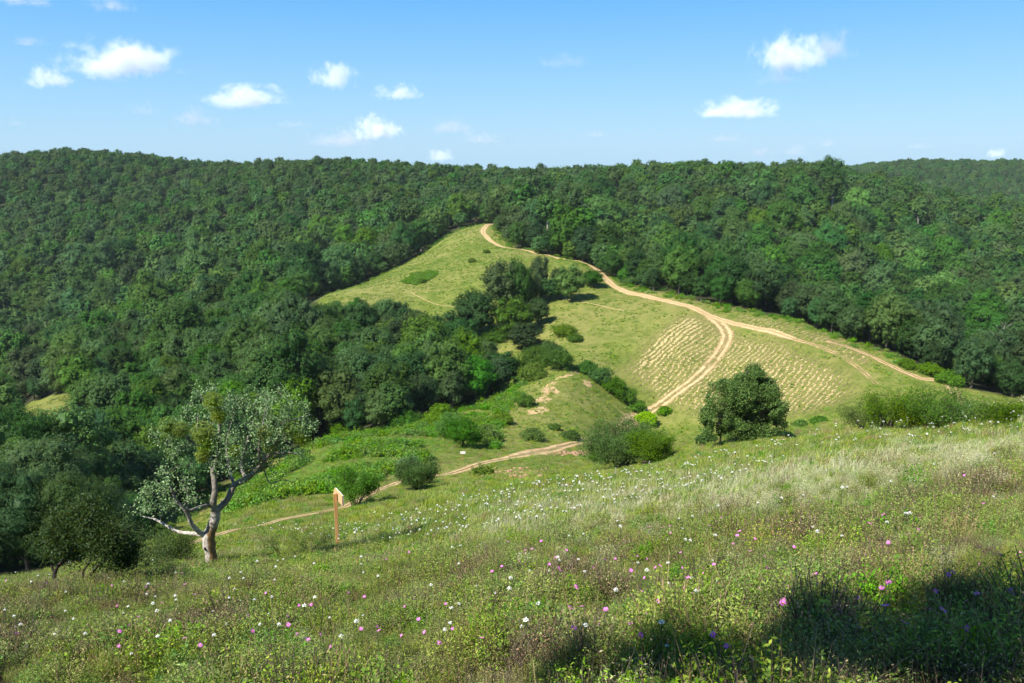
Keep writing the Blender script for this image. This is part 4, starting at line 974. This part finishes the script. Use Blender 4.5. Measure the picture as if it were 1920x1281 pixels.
def meadow_pick(x, y):
    """plant mixture changes over the meadow"""
    p3 = np.stack([x, y, gz(x, y)], -1); a, b_, _ = proj(p3)
    n1 = fbm(x / 1.5, y / 1.5, 3, 31); n2 = fbm(x / 4, y / 4, 3, 41)
    W_ = np.zeros((len(x), 10))
    # line from lower left to upper right divides scrub (below) from grassland (above)
    line = np.interp(a, [0, 400, 700, 1000, 1300, 1600, 1920], [1090, 1070, 1060, 1050, 1010, 960, 900])
    scr = 1 / (1 + np.exp(-(b_ - line + (n2 - .5) * 110) / 16))
    pale = np.exp(-((b_ - np.interp(a, [900, 1200, 1500, 1920], [1000, 955, 925, 870])) / 38) ** 2) * np.clip((a - 850) / 350, 0, 1)
    W_[:, 4] = 2.3 * scr + .25; W_[:, 5] = 2.0 * scr + .3; W_[:, 6] = 2.4 * scr * (n1 > .48); W_[:, 7] = .9 * scr + .35 * (n1 > .55) + .15
    W_[:, 8] = 2.3 * scr * (n1 < .48) + .5 * scr + .15; W_[:, 2] = .5 * scr + .45 + .5 * pale; W_[:, 0] = .8 + 1.4 * (1 - scr); W_[:, 1] = .4 + 1.5 * (1 - scr) * (n2 > .5); W_[:, 9] = .2 + .9 * (1 - scr)
    W_[:, 3] = .12 + 6.5 * pale + .3 * (1 - scr) * (b_ > 900)
    W_ = np.cumsum(W_, 1); u_ = rng.random(len(x))[:, None] * W_[:, -1:]
    return (u_ > W_).sum(1), scr, b_
def cover(y0, y1, dens, hwf, hw0):
    A_ = (y1 - y0) * (hwf * (y0 + y1) + 2 * hw0); n = int(A_ * dens)
    y = np.sqrt(rng.uniform((y0 + hw0 / hwf) ** 2, (y1 + hw0 / hwf) ** 2, n)) - hw0 / hwf
    x = rng.uniform(-1, 1, n) * (hwf * y + hw0); return x, y
X_, Y_ = cover(1.0, 15, 54, .72, 2.5)
ix, scr, _ = meadow_pick(X_, Y_)
bigs = .62 + 1.25 * np.clip((fbm(X_ / .8, Y_ / .8, 3, 77) - .36) / .3, 0, 1) * np.where(ix >= 4, 1, .6)
scatter('meadow_plants', near_k, np.stack([X_, Y_, gz(X_, Y_) - .02], -1), rng.uniform(0, 6.28, len(X_)), rng.uniform(.42, .78, len(X_)) * bigs * np.where((ix < 4), .85, 1), ix, .12)
bpy.data.objects['meadow_plants']['label'] = 'low scrub, grasses and herbs covering the foreground slope'; bpy.data.objects['meadow_plants']['category'] = 'meadow'
X_, Y_ = cover(15, 34, 16, .72, 2.5); ok = road_gap(X_, Y_) > .0; X_, Y_ = X_[ok], Y_[ok]
ix, scr, _ = meadow_pick(X_, Y_)
X2, Y2 = cover(34, 110, 2.6, .72, 2.5); sl = vnoise(X2, Y2, 1); ok = is_open(X2, Y2) & (road_gap(X2, Y2) > .2); X2, Y2 = X2[ok], Y2[ok]; i2, _, _ = meadow_pick(X2, Y2)
i2 = np.where((i2 == 8) | (i2 == 6), 9, i2); i2 = np.where(i2 == 3, 0, i2)
s1 = rng.uniform(.5, .9, len(X_)); s2 = rng.uniform(.6, 1.1, len(X2)) * np.where(Y2 > 55, .85, 1)
XA, YA, IA, SA = np.concatenate([X_, X2]), np.concatenate([Y_, Y2]), np.concatenate([ix, i2]), np.concatenate([s1, s2])
o = scatter('meadow_grass', far_k, np.stack([XA, YA, gz(XA, YA) - .03], -1), rng.uniform(0, 6.28, len(XA)), SA, IA, .1)
tag(o, 'grass and wild herbs covering the middle slope of the meadow', 'meadow')
# ferns on the valley floor
fern_k = [(p_herb(51, 14, .8, .75, 420, .17, M_fern, M_stem, 0, .5), W1), (p_herb(52, 14, .8, .6, 420, .17, M_fern, M_stem, 0, .5), (.75, .85, .8)), (p_herb(53, 12, .9, .9, 380, .18, M_fern, M_stem, 0, .5), (1.15, 1.1, .8))]
bx0 = np.array(lush_poly); n = 9000
X_ = rng.uniform(bx0[:, 0].min(), bx0[:, 0].max(), n); Y_ = rng.uniform(bx0[:, 1].min(), bx0[:, 1].max(), n)
ok = inpoly(X_, Y_, lush_poly) & (fbm(X_ / 7, Y_ / 7, 3, 61) > .45) & (road_gap(X_, Y_) > .8); X_, Y_ = X_[ok], Y_[ok]
fe = pix_line([(755,530),(775,515),(820,510),(815,520),(780,535)]); n = 500
X3 = rng.uniform(min(p[0] for p in fe), max(p[0] for p in fe), n); Y3 = rng.uniform(min(p[1] for p in fe), max(p[1] for p in fe), n); ok = inpoly(X3, Y3, fe); X3, Y3 = X3[ok], Y3[ok]
# fringe of low growth along the wood edges
L = np.array(open_poly[:len(right_edge)] ); EX = []
for pl, off in ((right_edge, 1.5), (left_edge, 1.5), (clump_edge[5:], 1.5)):
    for (ax, ay), (bx, by) in zip(pl[:-1], pl[1:]):
        n_ = int(math.hypot(bx - ax, by - ay) * 1.6); t_ = rng.random(n_)
        EX.append(np.stack([ax + (bx - ax) * t_ + rng.normal(0, off, n_), ay + (by - ay) * t_ + rng.normal(0, off, n_)], -1))
EX = np.concatenate(EX); EX = EX[(road_gap(EX[:, 0], EX[:, 1]) > 1.0) & (EX[:, 1] > 62)]
XA = np.concatenate([X_, X3, EX[:, 0]]); YA = np.concatenate([Y_, Y3, EX[:, 1]])
o = scatter('bracken', fern_k, np.stack([XA, YA, gz(XA, YA) - .05], -1), rng.uniform(0, 6.28, len(XA)), rng.uniform(.6, 1.3, len(XA)), rng.integers(0, 3, len(XA)), .1)
tag(o, 'bright green bracken and brambles filling the valley floor and wood edges', 'ferns')
# rough grass on the far open hill
n = 60000
X_ = rng.uniform(-95, 100, n); Y_ = rng.uniform(100, 335, n)
ok = is_open(X_, Y_) & (road_gap(X_, Y_) > .3) & (fbm(X_ / 6, Y_ / 6, 3, 71) > .33); X_, Y_ = X_[ok], Y_[ok]
inf = inpoly(X_, Y_, field_poly); ok = ~inf | (rng.random(len(X_)) < .25); X_, Y_ = X_[ok], Y_[ok]
hill_k = [(p_grass(61, 26, .5, .30, .10, M_grass), (.85, .95, .7)), (p_grass(62, 26, .5, .26, .10, M_bright), (.85, .9, .8)), (p_grass(63, 22, .5, .22, .11, M_grass), (1.05, .95, .7)), (p_herb(64, 6, .4, .35, 60, .16, M_bright, M_stem, 0, .6), (.5, .6, .6))]
o = scatter('hill_grass', hill_k, np.stack([X_, Y_, gz(X_, Y_) - .04], -1), rng.uniform(0, 6.28, len(X_)), rng.uniform(.5, 1.1, len(X_)), rng.choice(4, len(X_), p=[.32, .28, .24, .16]), .1)
tag(o, 'short rough grass on the open hillside with the sandy road', 'grass')

# ------------------------------------------------------------------ flowers
def umbel(seed, s):
    rr = np.random.default_rng(seed); mb = MB(); n_ = 46
    a = rr.uniform(0, 6.28, n_); q = np.sqrt(rr.random(n_)) * s
    pp = np.stack([np.cos(a) * q, np.sin(a) * q, .40 + .012 * np.cos(q / s * 1.5) + rr.normal(size=n_) * .003], -1)
    V, F = leaves(pp, rr.normal(size=pp.shape) * .25 + np.array([0, 0, 1]), s * .42, .9, rr); mb.add(V, F)
    sb = MB(); tube(sb, [(.02, .01, -.06), (.008, 0, .2), (0, 0, .36)], [.003, .0025, .002], 4)
    for k in range(6): sb_a = k * 1.05; tube(sb, [(0, 0, .36), (math.cos(sb_a) * s * .5, math.sin(sb_a) * s * .5, .40)], [.0012, .001], 3)
    return sb.mesh('stem', [M_stem]), mb.mesh('umbel', [M_white])
def cistus(seed, s):
    rr = np.random.default_rng(seed); mb = MB(); tilt = Matrix.Rotation(rr.uniform(.3, .9), 3, 'X')
    T_ = np.array(tilt)
    for k in range(5):
        a = k * 1.2566 + .1 * rr.normal(); c_, s_ = math.cos(a), math.sin(a)
        prof = [(.10, .0), (.45, .45), (.85, .46), (1.05, 0), (.85, -.46), (.45, -.45)]
        V = [(np.array([c_ * u_ - s_ * v_, s_ * u_ + c_ * v_, .28 * u_ * u_ + rr.normal() * .04]) * s) for u_, v_ in prof]
        V = np.array(V) @ T_.T + np.array([0, 0, .34])
        mb.add(V, [(0, 1, 4, 5) if False else (0, 5, 4, 1), (1, 4, 3, 2)])
    cb = MB(); blob(cb, (T_ @ np.array([0, 0, s * .15])) + np.array([0, 0, .34]), s * .24, .5, 0, rr, 4)
    sb = MB(); tube(sb, [(.02, .01, -.06), (.01, 0, .2), (0, 0, .335)], [.003, .0025, .002], 4)
    return sb.mesh('stem', [M_stem]), mb.mesh('petals', [M_pink]), cb.mesh('centre', [M_yellow])
UM = [umbel(k, .0115 + .0025 * k) for k in range(3)]; CI = [cistus(k + 9, .0125 + .0015 * k) for k in range(4)]
def sample_pix(n, polys):
    out = []
    for (pl, cnt) in polys:
        xs = [p[0] for p in pl]; ys = [p[1] for p in pl]; k = 0
        while k < cnt:
            a, b_ = random.uniform(min(xs), max(xs)), random.uniform(min(ys), max(ys))
            if inpoly(np.array([a]), np.array([b_]), pl)[0]: out.append((a, b_)); k += 1
    return out
zones_w = [([(400,1000),(640,1040),(900,1020),(1100,985),(1330,940),(1480,880),(1300,872),(1150,905),(950,935),(750,985),(560,1010)], 430, 'in the bright grass of the middle slope'),
           ([(0,1100),(260,1080),(600,1060),(640,1281),(0,1281)], 60, 'in the scrub at lower left'),
           ([(640,1060),(1000,1030),(1400,1000),(1300,1281),(640,1281)], 60, 'in the scrub at bottom centre'),
           ([(1400,990),(1900,880),(1920,1000),(1500,1100)], 22, 'in the pale grass at right'),
           ([(1330,880),(1600,800),(1920,775),(1920,840),(1600,860)], 110, 'beside the feathery thicket on the right crest')]
zones_p = [([(0,1100),(260,1080),(640,1050),(640,1281),(0,1281)], 60, 'in the scrub at lower left'),
           ([(640,1070),(1000,1040),(1100,1281),(640,1281)], 40, 'in the scrub at bottom centre'),
           ([(1000,1050),(1500,1000),(1500,1200),(1050,1240)], 90, 'in the scrub right of centre'),
           ([(1500,960),(1920,900),(1920,1200),(1500,1281)], 40, 'in the scrub at lower right'),
           ([(1100,1200),(1920,1180),(1920,1281),(1100,1281)], 14, 'in the tree shadow at bottom right')]
def flowers(zones, kinds, name, cat, word, parts, zoff, limit):
    allp = []
    for pl, cnt, wh in zones:
        s = np.array(sample_pix(cnt, [(pl, cnt)])); h_ = hit(s[:, 0], s[:, 1] + 0.0)
        allp += [(h_[k], wh) for k in range(len(h_))]
    allp.sort(key=lambda a: a[0][1])
    rest_ = allp[limit:]; first = {}
    for k, (p, wh) in enumerate(allp[:limit]):
        sc_ = random.uniform(.8, 1.2) * (1.0 if p[1] < 9 else (1.25 if p[1] < 14 else 1.75))
        j = k % len(kinds)
        d = 'near the bottom edge' if p[1] < 6 else ('a few steps away' if p[1] < 12 else 'further up the slope')
        put(name, kinds[j], (p[0], p[1], p[2] - .40 * max(0, sc_ - 1.2) * .8 + random.uniform(-.14, -.02)), '%s %s, %s' % (word, wh, d), cat, cat + 's ' + wh, random.uniform(0, 6.28), sc_, None, parts)
    if rest_:
        mbs = []
        P_ = np.array([p for p, _ in rest_])
        # joined head and stem for the far ones
        prot = []
        for kd in kinds: prot.append((joined(kd), W1))
        o_ = scatter('far_' + name, prot, P_ + np.array([0, 0, -.22]), rng.uniform(0, 6.28, len(P_)), rng.uniform(1.7, 2.5, len(P_)), rng.integers(0, len(prot), len(P_)), .1)
        tag(o_, 'distant %ss dotting the upper meadow' % cat, cat + 's')
flowers(zones_w, UM, 'white_flower', 'white flower', 'flat white umbel flower', ('stem', 'flower_head'), .4, 290)
flowers(zones_p, CI, 'pink_flower', 'pink flower', 'pink rockrose blossom', ('stem', 'petals', 'flower_centre'), .3, 280)

# ------------------------------------------------------------------ tree behind the viewer whose shadow falls on the lower right
SUN_AZ = np.array([-.78, -.626]); SUN_EL = R(50)
sun_dir = np.array([SUN_AZ[0] * math.cos(SUN_EL), SUN_AZ[1] * math.cos(SUN_EL), math.sin(SUN_EL)])
sh = []
for (x, y, r) in [(1090,1275,.22),(1230,1270,.22),(1340,1262,.22),(1290,1225,.14),(1450,1275,.26),(1540,1240,.26),(1660,1262,.28),(1700,1190,.22),(1790,1150,.24),(1860,1125,.20),(1830,1235,.32),(1910,1190,.24),(1580,1180,.14),(1900,1290,.35)]:
    g_ = hit1(x, y); tt = 8.6 + .8 * math.sin(x); sh.append((g_ + sun_dir * tt, r))
bt = np.array([-3.6, -2.6]); bz = float(gz(bt[0], bt[1])); base = np.array([bt[0], bt[1], bz])
bl = [(c - base, r * .9) for c, r in sh]
cm = np.mean([c for c, _ in bl], 0)
stS = [([(0, 0, -.4), tuple(cm * np.array([.03, .03, .4])), tuple(cm * np.array([.2, .2, .75])), tuple(cm * np.array([.7,.7,.95]))], [.14, .10, .06, .03])]
for c, r in bl[::2]: stS.append(([tuple(cm * np.array([.2, .2, .75])), tuple((cm * .6 + c * .4) * np.array([.8, .8, .97])), tuple(c)], [.04, .025, .01]))
put('small_tree', twig_plant('viewer_tree', 99, stS, bl, 240, 6500, .085, M_oak, M_bark, .09, .008, .6), base, 'leafy tree beside the viewpoint casting the shadow at bottom right', 'tree')

# ------------------------------------------------------------------ clouds
def cloud_mat(k, dens, soft, nsc, alb=.97):
    m, nt, out = newmat('cloud_vapour'); b = NB(nt)
    tc = b.n('ShaderNodeTexCoord').outputs['Object']
    sx = b.n('ShaderNodeSeparateXYZ'); b.set(sx.inputs[0], tc)
    zz = sx.outputs[2]
    zf = b.math('MULTIPLY', zz, 1.0)
    neg = b.math('MULTIPLY', b.math('MINIMUM', zz, 0.0), 1.1)
    cb = b.n('ShaderNodeCombineXYZ'); b.set(cb.inputs[0], sx.outputs[0]); b.set(cb.inputs[1], sx.outputs[1]); b.set(cb.inputs[2], b.math('ADD', zf, neg))
    ln = b.n('ShaderNodeVectorMath', operation='LENGTH'); b.set(ln.inputs[0], cb.outputs[0])
    mp = b.n('ShaderNodeMapping'); b.set(mp.inputs[0], tc); mp.inputs[1].default_value = (k * 3.1, k * 1.7, k * .9); mp.inputs[3].default_value = (1.5, 1.5, .8)
    n = b.noise(mp.outputs[0], nsc, 8, .66)
    f = b.math('SUBTRACT', b.math('ADD', b.math('MULTIPLY', b.math('SUBTRACT', 1.0, ln.outputs['Value']), 1.15), b.math('MULTIPLY', b.math('SUBTRACT', n, .5), 3.4)), .42)
    edge = b.ramp(ln.outputs['Value'], .98, .75)
    f = b.math('MULTIPLY', b.ramp(f, 0.0, soft), dens)
    f = b.math('MULTIPLY', f, b.math('SUBTRACT', 1.0, b.ramp(ln.outputs['Value'], .78, .98)))
    pv = b.n('ShaderNodeVolumePrincipled'); pv.inputs['Color'].default_value = (alb, alb - .02, alb, 1); pv.inputs['Anisotropy'].default_value = -.1
    b.set(pv.inputs['Density'], f)
    nt.links.new(pv.outputs[0], out.inputs['Volume'])
    m.cycles.volume_step_rate = 1.0 if hasattr(m, 'cycles') else 1
    return m
CL = [(225,125,108,42,1,'big white cumulus cloud high at the left'),(90,153,44,24,.8,'white cloud left of the big left cumulus'),(207,12,52,20,.35,'faint cloud at the top edge above the big left cumulus'),(48,4,60,14,.4,'thin cloud in the top left corner'),
 (52,82,42,13,.3,'thin grey wisp above the leftmost cloud'),(462,190,88,26,.7,'long flat white cloud above the left ridge'),(366,226,44,22,.6,'small cloud below the left end of the long flat cloud'),(270,208,34,18,.2,'faint wisp under the big left cumulus'),
 (626,152,50,28,.5,'soft cloud high at left of centre'),(748,178,52,18,.45,'soft flat cloud right of the soft left-centre cloud'),(550,235,38,10,.2,'thin grey streak above the centre-left ridge'),(640,264,72,22,.6,'flat cloud left of the bright small cumulus'),
 (706,249,52,27,1.2,'bright small cumulus just above the centre ridge'),(846,243,54,20,.3,'ragged grey cloud right of the bright small cumulus'),(902,263,42,16,.4,'small cloud under the ragged grey cloud'),(826,296,28,15,.7,'tiny white cloud touching the centre ridge'),
 (1058,119,56,18,.2,'very faint wisp high at the centre'),(1118,253,26,9,.3,'tiny grey cloud low right of centre'),(1482,114,72,40,1.0,'bright cumulus high at the right'),(1556,96,54,36,.4,'thin veil at upper right of the bright right cumulus'),
 (1460,150,60,22,.2,'grey shadowed wisp below the bright right cumulus'),(1382,210,84,24,.65,'flat white cloud below the bright right cumulus'),(1360,261,42,12,.3,'grey streak below the flat right cloud'),(1428,288,32,15,.6,'small cloud touching the right ridge'),
 (1490,286,32,14,.3,'faint cloud right of the small ridge cloud'),(1552,271,22,11,.3,'tiny grey cloud above the right ridge'),(1725,276,34,8,.2,'thin streak above the far right ridge'),(1868,290,22,13,.8,'tiny white cloud behind the far right ridge'),
 (30,232,22,12,.2,'tiny grey puff above the left ridge')]
def icos(n=20, m_=12):
    mb = MB(); rr = np.random.default_rng(1); blob(mb, (0, 0, 0), 1, .5, 0, rr, 9); return mb
for k, (x, y, hw, hh, br, lab) in enumerate(CL):
    D = 4200.0 if y > 200 else 3400.0
    d = ray(x, y) * D; s = D / FPX
    br = br if br > .55 else br * 1.35
    mat = cloud_mat(k, .030 * br * (110.0 / (hw + 40)) ** .5, .7 if br > .6 else 1.2, 1.9, .97 if br > .6 else .76)
    mb = MB(); blob(mb, (0, 0, 0), 1.08, .5, 0, np.random.default_rng(k), 7)
    o = link('cloud', mb.mesh('cloud', [mat]), None, d); o.scale = (hw * s * 1.28, hw * s * .8, hh * s * 1.55)
    tag(o, lab, 'cloud', 'clouds in the sky')

m_, nt_, out_h = newmat('haze_air'); b_h = NB(nt_)
pv_ = b_h.n('ShaderNodeVolumePrincipled'); pv_.inputs['Color'].default_value = (.80, .90, 1, 1); pv_.inputs['Density'].default_value = HAZE; pv_.inputs['Anisotropy'].default_value = 0
nt_.links.new(pv_.outputs[0], out_h.inputs['Volume'])
if HAZE > 0:
    mb = MB(); zt = float(GZ.max()) + 25; box(mb, (0, 830, (zt - 115) / 2), (4200, 1850, zt + 115)); tag(link('haze', mb.mesh('haze', [m_])), kind='stuff')
# ------------------------------------------------------------------ light, sky, camera
w = bpy.data.worlds.new('World'); SC.world = w; w.use_nodes = True
nt = w.node_tree; nt.nodes.clear(); b = NB(nt)
sky = b.n('ShaderNodeTexSky', sky_type='NISHITA', sun_disc=False); sky.sun_elevation = SUN_EL
sky.sun_rotation = math.atan2(SUN_AZ[0], SUN_AZ[1]); sky.air_density = 1.0; sky.dust_density = .6; sky.ozone_density = 2.0; sky.altitude = 300
tcw = b.n('ShaderNodeTexCoord').outputs['Generated']; sz_ = b.n('ShaderNodeSeparateXYZ'); b.set(sz_.inputs[0], tcw)
EXPO = .92; kx = 1 / 2 ** EXPO
cr = b.n('ShaderNodeValToRGB'); b.set(cr.inputs[0], sz_.outputs[2]); el_ = cr.color_ramp.elements
for q_, (ps, cl_) in enumerate([(0, (.41, .71, .97)), (.06, (.31, .65, .99)), (.18, (.115, .48, 1.02)), (.5, (.06, .24, .62)), (1, (.04, .15, .45))]):
    e_ = el_[q_] if q_ < 2 else el_.new(ps)
    e_.position = ps; e_.color = (*[c_ * kx for c_ in cl_], 1)
skc = b.mix(1.0, sky.outputs[0], (.1, .1, .1), 'MULTIPLY')
skc = b.mix(.85, skc, cr.outputs[0])
bg = b.n('ShaderNodeBackground', ins={'Color': skc, 'Strength': 1.0}); wo = b.n('ShaderNodeOutputWorld'); nt.links.new(bg.outputs[0], wo.inputs[0])
sl = bpy.data.lights.new('sun', 'SUN'); sl.energy = 4.8; sl.angle = R(.53); sl.color = (1.0, .95, .86)
so = bpy.data.objects.new('sun', sl); COL.objects.link(so)
so.rotation_euler = Vector(sun_dir).to_track_quat('Z', 'Y').to_euler()
cd = bpy.data.cameras.new('camera'); co = bpy.data.objects.new('camera', cd); COL.objects.link(co)
cd.sensor_width = 36;  cd.lens = 36 * FPX / 1920; cd.clip_end = 20000; cd.clip_start = .1
co.rotation_euler = (R(90) - PITCH, 0, 0); SC.camera = co
SC.view_settings.view_transform = 'Standard'; SC.view_settings.look = 'None'; SC.view_settings.exposure = EXPO; SC.view_settings.gamma = 1
SC.cycles.volume_bounces = 4; SC.cycles.transparent_max_bounces = 16
SC.cycles.max_bounces = 6; SC.cycles.diffuse_bounces = 2; SC.cycles.transmission_bounces = 3; SC.cycles.glossy_bounces = 2
print('objects', len(bpy.data.objects))
